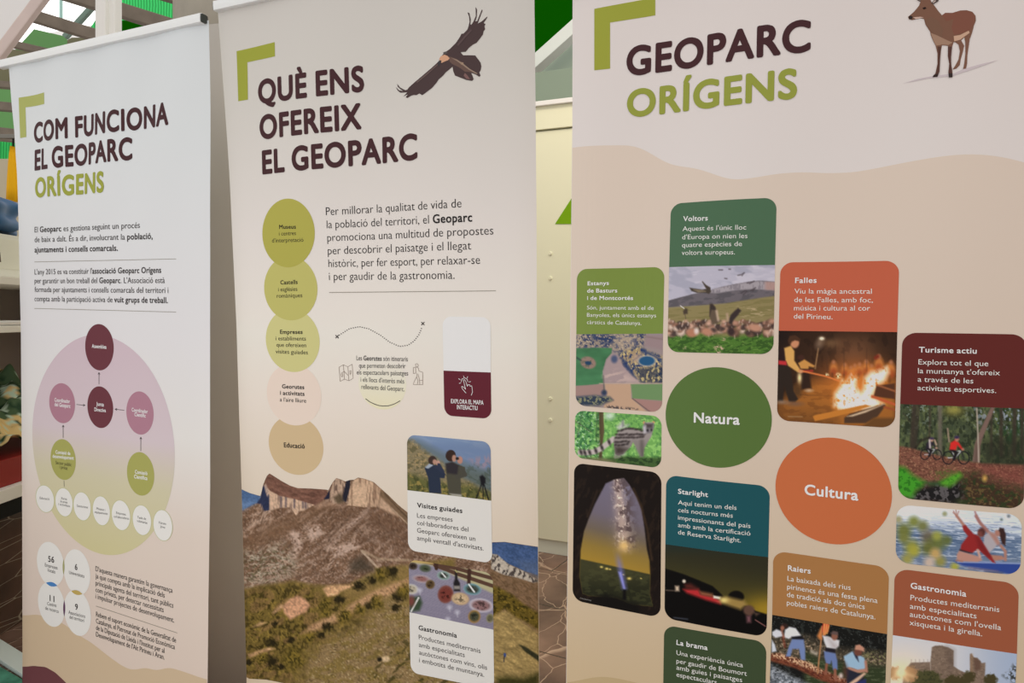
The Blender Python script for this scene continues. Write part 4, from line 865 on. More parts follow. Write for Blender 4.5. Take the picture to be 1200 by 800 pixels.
k = panel(B2, R2, 'info_card', [s2[0], s2[1], c2[2], c2[3]], cards_r, CARDW, (0, 1), 3); k['label'] = 'white card about gastronomy'
def paint_table(c):
    c.z(*G5); X, Y = c.X, c.Y
    c.c[:] = (138, 128, 146); c.mix((np.sin((X + .35 * Y) * .9) * np.sin((Y - .2 * X) * .9) > .1) * .25, (90, 82, 108)); c.mix(step(Y, 150, 480) * .25, (108, 98, 122))
    c.poly([(40, 60), (550, 150), (550, 280), (430, 225), (330, 180), (200, 115), (40, 95)], (178, 166, 118), 3)
    for a in ([(40, 70), (200, 100), (330, 130), (550, 190)], [(200, 110), (330, 160), (550, 235)]): c.line(a, 22, (92, 60, 44))
    for a in ([(205, 90), (208, 128)], [(402, 120), (398, 215)]): c.line(a, 22, (70, 42, 32))
    c.poly([(60, 74), (190, 90), (190, 104), (60, 92)], (196, 160, 84), 2)
    def plate(x, y, rx, ry, rim, food): c.ell(x, y, rx, ry, rim, 2, 8); c.ell(x, y, rx * .78, ry * .76, food, 3, 8); c.mix(np.clip(1 - np.hypot((X - x) / rx / .8, (Y - y) / ry / .8), 0, 1) * 2 * step(c.n(11, 10, int(x)), .5, .62), np.array(food) * .55)
    plate(70, 115, 26, 20, (90, 74, 60), (60, 44, 34)); plate(142, 128, 34, 22, (96, 100, 92), (70, 78, 50)); plate(250, 170, 36, 24, (150, 190, 176), (80, 84, 74)); c.line([(240, 155), (262, 180)], 8, (220, 220, 214))
    plate(122, 190, 52, 22, (176, 168, 176), (146, 90, 84)); plate(172, 222, 26, 26, (120, 92, 50), (84, 60, 34)); plate(62, 250, 40, 30, (190, 184, 178), (176, 160, 130)); plate(262, 280, 46, 52, (130, 66, 54), (126, 50, 40)); plate(348, 306, 52, 36, (190, 150, 106), (206, 170, 124)); plate(418, 250, 50, 32, (104, 164, 176), (66, 72, 60)); c.line([(398, 222), (430, 266)], 9, (216, 218, 214)); plate(470, 345, 70, 40, (190, 180, 190), (140, 96, 94)); plate(430, 410, 36, 38, (170, 120, 50), (74, 74, 52)); plate(522, 420, 22, 26, (150, 140, 100), (96, 90, 60))
    c.poly([(50, 300), (110, 290), (126, 330), (110, 375), (50, 384)], (54, 72, 48), 4); c.line([(60, 380), (104, 300)], 9, (208, 204, 196)); c.ell(60, 320, 20, 30, (120, 60, 50), 4)
    c.poly([(316, 190), (318, 140), (328, 134), (332, 190), (346, 215), (348, 262), (310, 262), (308, 212)], (34, 30, 32), 2); c.poly([(310, 230), (346, 230), (346, 250), (310, 250)], (140, 130, 120), 2); c.line([(320, 140), (328, 150)], 8, (176, 160, 90))
    for x, y in ((285, 355), (330, 385), (110, 255), (275, 425)): c.ell(x, y, 16, 14, (190, 184, 196), 3, 0, .6); c.line([(x, y), (x + 2, y + 26)], 4, (196, 190, 200), 2, .7)
photo(B2, k, 'card_photograph', [c2[0], c2[1], s2[1], s2[0]], cards_r, (1, 0), mute(paint_table, .78), layer=3.4)['label'] = 'photograph of a laid table'
text(B2, k, 'card_title', [('Gastronomia', (104, 487), (328, 534), 1)], BLACKI, 27, 4.5, G5)
text(B2, k, 'card_text', [('Productes mediterranis', (105, 542), (466, 624)), ('amb especialitats', (106, 587), (374, 648)), ('autòctones com vins, olis', (107, 632), (505, 722)), ('i embotits de muntanya.', (107, 676), (488, 763))], GREYTXT, 27, 4.5, G5)
# ================================================================== right banner
R3 = hardware(B3, 'roll_up_banner', -.705, .0245, B3.ul(-.5) - .002, B3.ur(-.5) + .002, lerp([(-.75, (206, 195, 189)), (-.2, (211, 201, 195)), (1.2, (211, 201, 195))]),  # top stop dimmed in colour, standing in for weaker light up there
              'rightmost and widest roll-up banner, nature and culture cards on beige waves', GRP)
ZQ = (600, 0, 2)
poly(B3, R3, 'corner_mark', [(193, 21), (336, -6), (336, 36), (230, 53), (230, 161), (193, 165)], mat('olive_mark_bright', (146, 148, 58), .5), 2, ZQ)
text(B3, R3, 'heading', [('GEOPARC', (268, 176), (700, 118), 2)], DARK, 66, 3, ZQ)
text(B3, R3, 'heading', [('ORÍGENS', (269, 273), (668, 228), 2)], mat('olive_ink_bright', (140, 144, 62), .5), 62, 3, ZQ)['label'] = 'olive green heading'
wave_band(B3, R3, 'wave_band', ZQ, [(136, 347), (200, 341), (280, 340), (310, 350), (345, 372), (370, 386), (440, 396), (480, 411), (515, 422), (560, 418), (620, 407), (680, 403), (740, 406), (800, 404), (850, 395), (920, 381), (1000, 367), (1060, 361), (1120, 363), (1170, 372), (1210, 383), (1300, 410), (1460, 440)], print_mat('printed_ink'), 1, 1.2, ink=lerp([(-.2, (206, 188, 172)), (.15, (204, 185, 167)), (.65, (190, 166, 132))]))['label'] = 'pale beige wavy field'  # colour turns darker and yellower towards the bottom
wave_band(B3, R3, 'wave_band', (650, 760, 8), [(80, 322), (150, 310), (260, 286), (380, 262), (440, 258), (520, 264), (640, 285), (780, 320), (1100, 420), (1600, 560), (2600, 640), (5000, 700), (5700, 716)], mat('tan_wave', (178, 154, 116), .5), 2, 1.2)['label'] = 'tan wavy band'
DR = (116, 82, 66)
inkpoly(B3, R3, 'deer_picture', [
    ([(60, 785), (200, 740), (330, 715), (540, 690), (620, 652), (800, 600), (958, 565), (820, 615), (660, 670), (520, 715), (300, 735), (160, 765)], (190, 176, 176)),
    ([(112, 160), (130, 145), (170, 110), (215, 55), (228, 20), (222, -60), (300, -70), (330, 20), (355, 50), (400, 110), (430, 145), (460, 122), (530, 122), (600, 100), (660, 97), (715, 112), (745, 150), (748, 195), (730, 240), (715, 300), (690, 370), (680, 440), (668, 520), (665, 600), (655, 645), (628, 648), (640, 590), (650, 500), (648, 400), (640, 350), (610, 380), (638, 430), (625, 490), (605, 560), (598, 610), (565, 645), (530, 652), (555, 615), (585, 560), (598, 480), (585, 420), (560, 400), (540, 395), (525, 440), (515, 520), (515, 600), (528, 670), (528, 725), (495, 728), (490, 680), (498, 600), (485, 530), (487, 430), (430, 425), (420, 480), (412, 560), (408, 670), (385, 722), (340, 725), (370, 685), (388, 600), (388, 500), (370, 430), (345, 380), (325, 330), (320, 300), (275, 230), (262, 180), (225, 170), (190, 180), (150, 190), (120, 182)], DR),
    ([(430, 145), (460, 124), (530, 124), (600, 104), (660, 101), (710, 116), (738, 152), (740, 195), (700, 280), (640, 310), (545, 330), (520, 260), (540, 180), (470, 200)], (119, 76, 62)),
    ([(325, 310), (380, 330), (480, 380), (530, 400), (490, 425), (430, 420), (375, 430), (350, 385)], (150, 118, 98)),
    ([(540, 340), (600, 330), (680, 290), (690, 310), (640, 345), (600, 375), (545, 390)], (186, 150, 126)),
    ([(275, 190), (330, 160), (400, 200), (440, 280), (430, 350), (350, 320), (290, 240)], (113, 83, 67)),
    ([(118, 160), (135, 148), (155, 158), (150, 182), (125, 182)], (48, 38, 36)), ([(160, 165), (225, 160), (262, 165), (230, 172), (185, 182)], (190, 160, 146)), ([(245, 78), (272, 68), (285, 80), (262, 92)], (40, 28, 26)),
    ([(195, -10), (230, 10), (225, 20), (190, 0)], (70, 56, 52)), ([(330, 30), (370, -10), (402, -10), (395, 15), (350, 42)], (78, 66, 62)), ([(340, 25), (365, 5), (375, 12), (352, 32)], (176, 156, 146)),
    ([(390, 440), (420, 440), (412, 560), (405, 680), (385, 720), (342, 724), (372, 690), (392, 600), (396, 520)], (84, 56, 48)), ([(487, 440), (524, 440), (515, 540), (516, 610), (528, 720), (496, 726), (492, 680), (500, 600), (488, 530)], (82, 54, 48)),
    ([(490, 690), (528, 690), (528, 726), (495, 728)], (52, 42, 40)), ([(352, 705), (400, 690), (388, 722), (340, 725)], (52, 40, 38))], 3, (1050, 0, 8))

RC = .0205
def card2(nm, lab, cor, split, color, title, body, z, capt, capb, painter, plab=None):
    k = panel(B3, R3, 'info_card', [cor[0], cor[1], split[1], split[0]], RC, mat(nm, color, .45), (1, 0), 3); k['label'] = lab
    text(B3, k, 'card_title', [(t[0], t[1], t[2], 1) for t in title], WHITEI, capt, 4.5, z)
    text(B3, k, 'card_text', [(t[0], t[1], t[2], 0) for t in body], mat('soft_white_ink', (214, 210, 202), .5), capb, 4.5, z)
    if painter: photo(B3, k, 'card_photograph', [split[0], split[1], cor[2], cor[3]], RC, (0, 1), painter, layer=3.2, dens=1.15)['label'] = plab
Z2, Z5, Z6, Z7, Z4 = (660, 220, 4), (900, 290, 3.81), (900, 470, 3.81), (900, 630, 4), (660, 530, 2.963)
# --- lakes card
def paint_lakes(c):
    c.z(665, 385, 8); X, Y = c.X, c.Y
    c.c[:] = (146, 128, 130); c.mix(step(Y, 60, 200) * .4, (158, 132, 120))
    fo = c.pm([(60, 40), (740, 40), (740, 90), (700, 180), (560, 240), (440, 210), (420, 180), (60, 185)], 6); c.mix(fo, (150, 130, 112)); c.mix(fo * step(c.n(22, 18, 1), .46, .56), (52, 62, 98)); c.mix(fo * step(c.n(14, 12, 2), .58, .7), (190, 164, 130))
    c.mix(c.pm([(230, 45), (440, 45), (450, 140), (250, 130)], 8) * step(c.n(20, 16, 3), .36, .5), (40, 56, 98))
    c.poly([(440, 60), (640, 60), (640, 160), (450, 180)], (186, 158, 132), 8, .5); c.mix(c.pm([(740, 60), (900, 60), (900, 200), (720, 160)], 4), (150, 122, 122)); c.line([(740, 75), (900, 100)], 10, (120, 96, 92), 2, .6)
    c.poly([(70, 184), (300, 178), (420, 182), (415, 230), (365, 285), (330, 400), (335, 515), (180, 532), (70, 535)], (62, 122, 74), 1.2); c.vary(c.pm([(70, 184), (420, 182), (335, 515), (70, 535)]), .14, 120, 70, 5)
    c.ell(195, 318, 74, 56, (150, 116, 100), 2, 15); c.mix(np.clip(1.15 - np.hypot((X - 195) / 76, (Y - 318) / 58), 0, 1) * step(c.n(18, 16, 6), .5, .6), (80, 92, 70)); c.ell(195, 322, 30, 18, (28, 62, 96), 1.5, 10); c.line([(85, 270), (125, 295)], 14, (50, 70, 66), 2)
    c.poly([(415, 235), (520, 250), (520, 330), (600, 420), (680, 500), (340, 508), (345, 380), (365, 290)], (164, 136, 134), 2); c.mix(c.pm([(345, 380), (520, 400), (680, 500), (340, 508)], 8) * step(c.n(90, 24, 7, -15), .45, .6), (190, 158, 148)); c.ell(440, 285, 30, 36, (70, 82, 116), 3)
    w = c.pm([(480, 240), (560, 200), (680, 170), (760, 210), (900, 260), (900, 508), (690, 500), (610, 430), (520, 330)], 4); c.mix(w, (164, 136, 98)); c.mix(w * step(c.n(20, 26, 8, 30), .46, .58), (40, 58, 102)); c.mix(w * step(c.n(12, 22, 9), .6, .7), (214, 184, 112))
    c.poly([(500, 270), (540, 290), (600, 380), (650, 470), (610, 440), (530, 350)], (36, 54, 104), 3, .85); c.poly([(690, 190), (780, 225), (890, 290), (890, 330), (820, 270), (700, 225)], (30, 54, 110), 4, .85)
    c.poly([(620, 240), (700, 240), (690, 330), (610, 300)], (176, 142, 120), 5, .8); c.ell(745, 302, 84, 52, (186, 170, 150), 2); c.ell(745, 302, 74, 44, (28, 82, 128), 1.5)
    wd = c.pm([(640, 380), (900, 350), (900, 508), (690, 500)], 4); c.mix(wd * .7, (36, 46, 70)); c.mix(wd * step(c.n(16, 34, 10, 10), .5, .6), (190, 166, 106))
    c.line([(300, 514), (900, 514)], 7, (206, 170, 146), 1, .9)
    c.poly([(70, 538), (335, 518), (370, 620), (70, 632)], (160, 122, 112), 1.5); c.poly([(350, 518), (595, 518), (600, 650), (760, 790), (340, 740), (370, 640)], (194, 150, 116), 1.5); c.poly([(595, 520), (900, 518), (900, 675), (610, 655)], (106, 142, 84), 1.5); c.poly([(610, 655), (900, 680), (900, 790), (770, 790)], (166, 118, 108), 1.5)
    b = c.pm([(60, 640), (250, 625), (400, 640), (430, 670), (300, 720), (60, 720)], 4); c.mix(b, (48, 60, 78)); c.mix(b * step(c.n(18, 16, 11), .55, .64), (136, 134, 96)); c.ell(345, 600, 26, 26, (46, 58, 90), 3)
    b = c.pm([(370, 720), (600, 745), (660, 755), (600, 765), (380, 740)], 3); c.mix(b * step(c.n(14, 20, 12), .35, .5), (40, 40, 50)); c.line([(610, 655), (770, 775)], 6, (90, 70, 66), 1.5); c.line([(338, 440), (345, 600)], 8, (60, 70, 60), 2, .7)
card2('leaf_green_card', 'leaf green card about lakes', zc(Z2, [(65, 382), (475, 370)]) + [(775.9, 483.4), (674.6, 474.5)], zc(Z2, [(62, 686), (468, 683)]), (116, 132, 62),
      [('Estanys', (115, 457), (215, 455)), ('de Basturs', (113, 491), (254, 490)), ('i de Montcortés', (113, 525), (328, 525))], [('Són, juntament amb el de', (112, 570), (425, 572)), ('Banyoles, els únics estanys', (112, 604), (436, 607)), ('càrstics de Catalunya.', (112, 638), (367, 643))], Z2, 18, 18, mute(paint_lakes, .78), 'aerial photograph of fields and a lake')
# --- vultures card
def paint_vultures(c):
    c.z(775, 300, 6.6643); X, Y = c.X, c.Y
    c.c[:] = (178, 172, 184); c.mix(step(c.n(160, 50, 1, 8), .42, .62) * .7, (152, 150, 164)); c.mix(step(c.n(120, 40, 2, -8), .55, .7) * .5, (202, 194, 202))
    mt = c.pm([(40, 352), (150, 322), (250, 296), (380, 270), (440, 250), (520, 230), (600, 215), (680, 200), (760, 192), (830, 196), (900, 200), (900, 330), (600, 370), (40, 404)], 1.5); c.mix(mt, (104, 96, 100)); c.mix(mt * step(c.n(60, 20, 3, -8), .48, .62) * .6, (78, 74, 78))
    cl = c.pm([(380, 285), (400, 258), (520, 232), (600, 218), (680, 204), (760, 196), (900, 204), (900, 268), (800, 262), (700, 258), (600, 264), (520, 276), (440, 290)], 2); c.mix(cl, (158, 148, 152)); c.mix(cl * step(c.n(12, 40, 4, 0, 2), .55, .68) * .6, (114, 106, 112)); c.mix(cl * step(X, 790, 830) * .8, (170, 132, 122))
    f = c.pm([(40, 402), (300, 385), (500, 370), (650, 345), (800, 322), (900, 310), (900, 640), (40, 640)], 2); c.mix(f, (136, 122, 82)); c.mix(f * step(c.n(160, 16, 5, -4), .5, .64) * .5, (112, 104, 62)); c.mix(f * step(c.n(60, 10, 6), .6, .72) * c.pm([(600, 390), (900, 380), (900, 470), (600, 470)], 10), (176, 154, 118))
    g = c.pm([(40, 600), (300, 615), (500, 630), (700, 610), (900, 590), (900, 780), (40, 780)], 6); c.mix(g, (76, 112, 46)); c.mix(g * step(c.n(40, 14, 7, -15), .48, .62) * .8, (50, 78, 34)); c.mix(g * step(c.n(22, 10, 8), .6, .72) * .5, (116, 146, 70))
    rnd = np.random.default_rng(5)
    for i in range(115):
        x = rnd.uniform(45, 880); y = 530 + rnd.uniform(-22, 75); r = rnd.uniform(13, 30) * (.8 + .4 * (y - 500) / 100)
        cc = [(176, 130, 108), (196, 154, 132), (150, 106, 86), (120, 88, 74), (206, 178, 160), (76, 60, 56)][rnd.integers(6)]
        c.ell(x, y + 4, r * 1.2, r * .8, np.array(cc) * .55, 3, rnd.uniform(-30, 30), .8); c.ell(x, y, r, r * .75, cc, 3, rnd.uniform(-30, 30)); 
        if rnd.random() < .5: c.line([(x + r * .7, y - 4), (x + r * 1.0, y - r)], 7, (206, 182, 166), 1.5, .85)
        if rnd.random() < .4: c.line([(x, y + r * .6), (x + 2, y + r * 1.3)], 5, (190, 166, 146), 1.5, .8)
    c.ell(245, 600, 46, 32, (172, 118, 92), 3, -15); c.ell(275, 585, 18, 24, (214, 196, 186), 3); c.ell(355, 590, 46, 26, (178, 126, 102), 3, 12); c.ell(735, 560, 50, 28, (184, 134, 110), 3, 10); c.ell(545, 590, 28, 32, (60, 44, 44), 3)
    c.poly([(376, 470), (380, 375), (400, 372), (425, 400), (432, 440), (440, 490), (470, 505), (430, 530), (395, 525)], (96, 80, 66), 2); c.poly([(378, 470), (380, 376), (398, 372), (420, 398), (425, 420), (392, 420)], (60, 50, 46), 2); c.line([(432, 430), (445, 500)], 14, (196, 168, 146), 3)
    c.poly([(525, 500), (545, 455), (575, 425), (600, 405), (625, 425), (600, 460), (565, 500), (550, 530), (530, 525)], (58, 48, 46), 2); c.line([(515, 455), (520, 500)], 18, (176, 146, 122), 3)
    c.poly([(220, 246), (240, 250), (320, 262), (350, 255), (318, 200), (322, 196), (350, 225), (384, 245), (388, 280), (372, 295), (340, 285), (280, 288), (235, 272)], (70, 60, 52), 1.5); c.poly([(255, 262), (320, 268), (345, 275), (290, 280)], (150, 132, 106), 3)
    c.poly([(170, 430), (190, 405), (206, 415), (206, 450), (175, 455)], (72, 60, 50), 2); c.line([(150, 388), (178, 408)], 7, (206, 198, 190)); c.line([(185, 450), (192, 490)], 5, (90, 74, 62))
    for p_ in ([(598, 150), (625, 145), (648, 130), (630, 152)], [(625, 290), (655, 270), (668, 275), (640, 302)], [(700, 268), (735, 246), (715, 272)], [(670, 210), (700, 205), (725, 196), (690, 215)], [(450, 108), (478, 108)], [(496, 174), (512, 176)], [(528, 102), (540, 102)]): c.line(p_, 8, (70, 60, 64), 1.5, .85)
    for x, y, r in ((485, 650, 22), (440, 715, 40), (185, 715, 20), (445, 750, 26), (470, 720, 24)): c.mix(np.clip(1.2 - np.hypot((X - x) / r, (Y - y) / r / .6), 0, 1) * step(c.n(10, 8, 12), .42, .56), (206, 170, 146))
card2('forest_green_card', 'dark green card about vultures', zc(Z2, [(505, 75), (1001, 46), (985, 780), (489, 769)]), zc(Z2, [(497, 372), (993, 362)]), (74, 102, 76),
     [('Voltors', (563, 157), (678, 153))], [("Aquest és l'únic lloc", (560, 203), (858, 196)), ("d'Europa on nien les", (558, 242), (864, 236)), ('quatre espècies de', (557, 279), (838, 273)), ('voltors europeus.', (556, 315), (805, 312))], Z2, 23, 22, paint_vultures, 'photograph of vultures on grass')
# --- genet picture
def paint_genet(c):
    c.z(665, 475, 10); X, Y = c.X, c.Y
    c.c[:] = (112, 164, 84); c.mix(step(X, 420, 200) * .6, (74, 132, 82)); c.mix(step(c.n(46, 40, 1), .46, .6) * .7, (152, 200, 110)); c.mix(step(c.n(30, 30, 2), .52, .64) * .6, (70, 120, 66)); c.mix(step(c.n(18, 18, 3), .62, .74) * (1 - step(X, 380, 460)) * .8, (190, 214, 184)); c.mix(step(c.n(20, 26, 4), .55, .66) * (1 - step(X, 380, 440)) * .7, (38, 84, 50))
    c.mix(np.clip(1.2 - np.hypot((X - 490) / 80, (Y - 120) / 60), 0, 1) * .8, (206, 216, 206)); c.mix(np.clip(1.2 - np.hypot((X - 620) / 70, (Y - 560) / 50), 0, 1), (214, 222, 210))
    c.poly([(370, 60), (420, 60), (432, 300), (410, 480), (408, 640), (365, 640), (385, 480)], (92, 78, 54), 1.5); c.mix(c.pm([(370, 60), (395, 60), (395, 640), (365, 640)], 4) * .5, (58, 50, 36)); c.line([(345, 60), (340, 420)], 14, (52, 76, 46), 2, .8); c.line([(90, 180), (280, 310)], 8, (60, 66, 50), 2, .8); c.line([(130, 230), (120, 360), (180, 70)], 6, (70, 80, 62), 2, .6)
    l = c.pm([(150, 610), (420, 618), (600, 590), (900, 605), (1120, 610), (1120, 760), (80, 690)], 4); c.mix(l, (66, 92, 48)); c.mix(l * step(c.n(40, 20, 5, 10), .5, .62) * .7, (34, 52, 30)); c.mix(c.pm([(200, 618), (420, 625), (560, 660), (420, 660)], 5) * .8, (150, 128, 100))
    tail = [(150, 548), (230, 552), (320, 540), (400, 500), (470, 445), (540, 390)]
    c.line(tail, 62, (186, 172, 166), 2)
    for x, y in ((160, 546), (205, 552), (262, 550), (335, 530), (405, 492), (490, 428)): c.ell(x, y, 15, 34, (44, 38, 38), 2.5, -20)
    body = [(540, 400), (600, 300), (680, 260), (760, 262), (840, 290), (890, 300), (900, 200), (940, 195), (1015, 195), (1005, 280), (985, 360), (940, 430), (900, 500), (890, 590), (870, 600), (840, 560), (800, 470), (770, 430), (745, 480), (700, 520), (650, 570), (600, 590), (565, 580), (548, 480)]
    m = c.pm(body, 1.5); c.mix(m, (150, 138, 134)); c.mix(m * step(Y, 330, 520) * .5, (104, 96, 92))
    c.poly([(580, 250), (640, 190), (655, 180), (665, 230), (720, 225), (680, 262), (600, 290)], (196, 190, 188), 5, .9); c.poly([(640, 200), (655, 175), (662, 235), (645, 250)], (120, 116, 122), 3)
    rnd = np.random.default_rng(3)
    for r_, (x0, y0, x1, y1, n_) in enumerate(((600, 300, 880, 290, 11), (575, 340, 900, 335, 12), (565, 380, 880, 370, 11), (560, 425, 720, 420, 6), (570, 462, 700, 455, 5))):
        for i in range(n_): t = i / (n_ - 1); c.ell(x0 + (x1 - x0) * t + rnd.uniform(-6, 6), y0 + (y1 - y0) * t - 26 * math.sin(t * 3.1) * (r_ == 0) + rnd.uniform(-6, 6), 13, 9, (42, 34, 34), 2.5, -20)
    c.poly([(560, 490), (610, 480), (700, 510), (650, 565), (600, 570), (565, 560)], (58, 48, 44), 6, .85); c.poly([(770, 400), (830, 410), (850, 520), (880, 590), (850, 600), (820, 540), (790, 470)], (130, 122, 116), 4, .8); c.line([(870, 420), (880, 580)], 26, (70, 64, 58), 6, .7)
    c.poly([(890, 235), (905, 190), (935, 215), (990, 215), (1015, 185), (1015, 260), (985, 320), (930, 330), (890, 300)], (120, 112, 114), 2); c.poly([(920, 215), (1000, 215), (990, 260), (930, 260)], (64, 54, 54), 3, .8); c.poly([(888, 250), (915, 240), (920, 310), (900, 330)], (206, 200, 206), 4, .9); c.ell(940, 290, 12, 14, (36, 30, 34), 2); c.ell(985, 285, 9, 12, (36, 30, 34), 2)
    c.line([(892, 205), (900, 190)], 12, (214, 140, 96), 2); c.line([(1005, 190), (1018, 196)], 12, (222, 148, 100), 2); c.line([(560, 585), (560, 610), (610, 600)], 16, (150, 140, 132), 3)
photo(B3, R3, 'nature_photograph', zc((665, 475, 10), [(90, 55), (1105, 125), (1098, 736), (84, 606)]), RC * .9, (1, 1), paint_genet, layer=3, dens=1.3)['label'] = 'photograph of a spotted genet in green woods'
# --- cave arch at night
def paint_arch(c):
    c.z(665, 535, 4); X, Y = c.X, c.Y
    c.c[:] = (26, 19, 16); c.mix(step(c.n(14, 40, 1, 25), .55, .7) * .4, (52, 38, 28))
    a = c.pm([(180, 125), (220, 108), (265, 100), (290, 130), (325, 190), (348, 250), (362, 340), (372, 430), (385, 490), (388, 560), (385, 640), (400, 700), (300, 690), (230, 660), (100, 650), (72, 640), (58, 560), (62, 440), (78, 350), (100, 290), (130, 220)], 1.6)
    s = lerp([(100, (116, 106, 120)), (260, (112, 100, 104)), (340, (118, 98, 74)), (420, (146, 116, 52)), (520, (156, 122, 46))]); yy = (Y - .25 * (X - 60)); sk = np.stack([np.interp(yy, [100, 240, 320, 400, 480], v) for v in ((112, 108, 108, 138, 158), (104, 98, 94, 112, 124), (120, 108, 80, 54, 48))], -1)
    c.c = c.c * (1 - a[..., None]) + sk * a[..., None]
    d = np.abs((X - (232 + .12 * (Y - 100))) / (20 + .06 * (Y - 100))); mw = np.exp(-d * d) * a * step(Y, 470, 380)
    c.mix(mw * .75, (196, 168, 152)); c.mix(mw * step(c.n(18, 26, 3), .5, .62) * .8, (84, 66, 66)); c.mix(a * np.exp(-((X - 275 - .1 * (Y - 200)) / 34) ** 2) * step(c.n(22, 24, 4), .46, .58) * step(Y, 460, 400) * .75, (78, 62, 62)); c.mix(mw * step(c.n(9, 12, 5), .62, .72) * .9, (236, 214, 196)); c.mix(a * np.exp(-((X - 265) / 26) ** 2 - ((Y - 418) / 26) ** 2), (222, 180, 112))
    h = a * step(Y - .22 * (X - 60), 474, 482); c.mix(h, (60, 58, 36)); c.mix(h * step(Y, 520, 640), (38, 38, 24)); c.mix(h * step(c.n(30, 14, 6), .5, .65) * .4, (74, 74, 44))
    for x, y, r in ((160, 516, 7), (185, 524, 8), (290, 570, 10), (262, 552, 5), (345, 570, 4), (200, 527, 5)): c.mix(np.exp(-((X - x) / r) ** 2 - ((Y - y) / r / .6) ** 2), (236, 206, 110))
    c.mix(c.pm([(224, 440), (240, 440), (272, 615), (262, 615)], 8) * step(Y, 425, 520) * .9, (112, 112, 196)); c.mix(c.pm([(240, 540), (252, 540), (270, 618), (264, 618)], 3), (150, 150, 226)); c.poly([(262, 622), (274, 622), (276, 670), (258, 670)], (16, 14, 14), 2)
    c.line([(310, 150), (345, 230), (375, 340), (395, 480)], 8, (74, 54, 36), 3, .7); c.line([(140, 160), (95, 280)], 8, (58, 42, 32), 3, .7); c.poly([(40, 690), (180, 640), (330, 690), (350, 760), (40, 760)], (16, 14, 12), 6, .8)
photo(B3, R3, 'night_photograph', zc((665, 535, 4), [(32, 27), (441, 75), (436, 754), (24, 668)]), RC, (1, 1), paint_arch, layer=3)['label'] = 'night photograph of the sky through a rock arch'
text(B3, R3, 'photo_credit', [('nocturna', (60, 664), (112, 676), 0)], mat('credit_ink', (130, 126, 120)), 8, 4, (665, 535, 4))
# --- round section marks
o = disc(B3, R3, 'section_disc', (842.3, 489), 124.6, 117.7, mat('nature_green', (84, 107, 54), .45), 3); o['label'] = 'green disc for nature'
text(B3, o, 'caption', [('Natura', (680, 509), (920, 521), 3)], WHITEI, 51, 4.5, (660, 380, 4.4444))
o = disc(B3, R3, 'section_disc', (977, 575), 136.7, 124.7, mat('culture_orange', (188, 102, 62), .45), 3); o['label'] = 'orange disc for culture'
text(B3, o, 'caption', [('Cultura', (163, 415), (403, 442), 3)], WHITEI, 45, 4.5, Z6)
# --- starlight
def paint_star(c):
    c.z(775, 630, 6.669); X, Y = c.X, c.Y
    c.c[:] = (46, 44, 30); c.mix(step(Y - .15 * X, 60, 420) * .8, (74, 66, 30)); c.mix(np.exp(-((X - 820) / 200) ** 2 - ((Y - 560) / 110) ** 2), (150, 120, 34)); c.mix(step(Y, 160, 40) * .5, (30, 44, 44))
    c.poly([(20, 236), (110, 262), (180, 285), (280, 325), (400, 375), (450, 420), (500, 470), (640, 520), (740, 570), (840, 600), (840, 780), (20, 780)], (12, 10, 9), 2); c.ell(585, 460, 62, 48, (14, 12, 10), 2)
    c.poly([(170, 400), (290, 400), (310, 440), (410, 460), (465, 490), (465, 518), (350, 485), (200, 430)], (176, 44, 46), 4); c.poly([(300, 415), (400, 435), (410, 462), (310, 445)], (150, 92, 62), 4, .9); c.poly([(180, 360), (230, 355), (295, 395), (290, 405), (190, 395)], (96, 40, 34), 5, .8)
    c.poly([(408, 450), (464, 460), (464, 480), (408, 470)], (232, 220, 200), 2); c.poly([(466, 465), (530, 462), (650, 490), (670, 520), (620, 560), (530, 530), (468, 505)], (150, 122, 66), 5); c.mix(np.exp(-((X - 490) / 36) ** 2 - ((Y - 485) / 22) ** 2), (226, 200, 120))
    c.ell(178, 338, 13, 13, (220, 204, 184), 2); c.poly([(108, 375), (138, 375), (140, 415), (112, 415)], (200, 176, 150), 3); c.line([(35, 408), (110, 412)], 6, (130, 110, 94), 2, .8)
    c.ell(685, 565, 44, 40, (92, 66, 54), 3); c.poly([(665, 610), (700, 605), (700, 660), (670, 660)], (140, 90, 96), 4, .8); c.line([(735, 640), (815, 690)], 5, (170, 110, 104), 1.5); c.poly([(725, 580), (770, 590), (740, 610)], (110, 84, 70), 3, .7); c.line([(100, 622), (205, 634)], 9, (84, 90, 104), 2, .7)
card2('teal_card', 'teal card about starry skies', zc(Z4, [(358, 77), (718, 117), (706, 641), (352, 574)]), zc(Z4, [(355, 318), (712, 363)]), (30, 78, 84),
     [('Starlight', (399, 142), (503, 154))], [('Aquí tenim un dels', (399, 180), (602, 199)), ('cels nocturns més', (399, 206), (589, 226)), ('impressionants del país', (399, 232), (650, 262)), ('amb amb la certificació', (399, 258), (650, 288)), ('de Reserva Starlight.', (399, 283), (617, 312))], Z4, 16.5, 15.5, paint_star, 'night photograph of lit observatory domes')
# --- deer-call card (runs below the frame)
card2('moss_card', 'moss green card about the deer rut', zc((770, 725, 8.889), [(75, 60), (1140, 237), (1100, 1900), (40, 1650)]), zc((770, 725, 8.889), [(60, 1000), (1120, 1230)]), (60, 72, 48),
     [('La brama', (203, 265), (527, 323))], [('Una experiència única', (203, 370), (895, 502)), ('per gaudir de Boumort', (203, 455), (935, 590)), ('amb guies i paisatges', (203, 523), (887, 657)), ('espectaculars.', (203, 597), (640, 684))], (770, 725, 8.889), 50, 48, None, None)
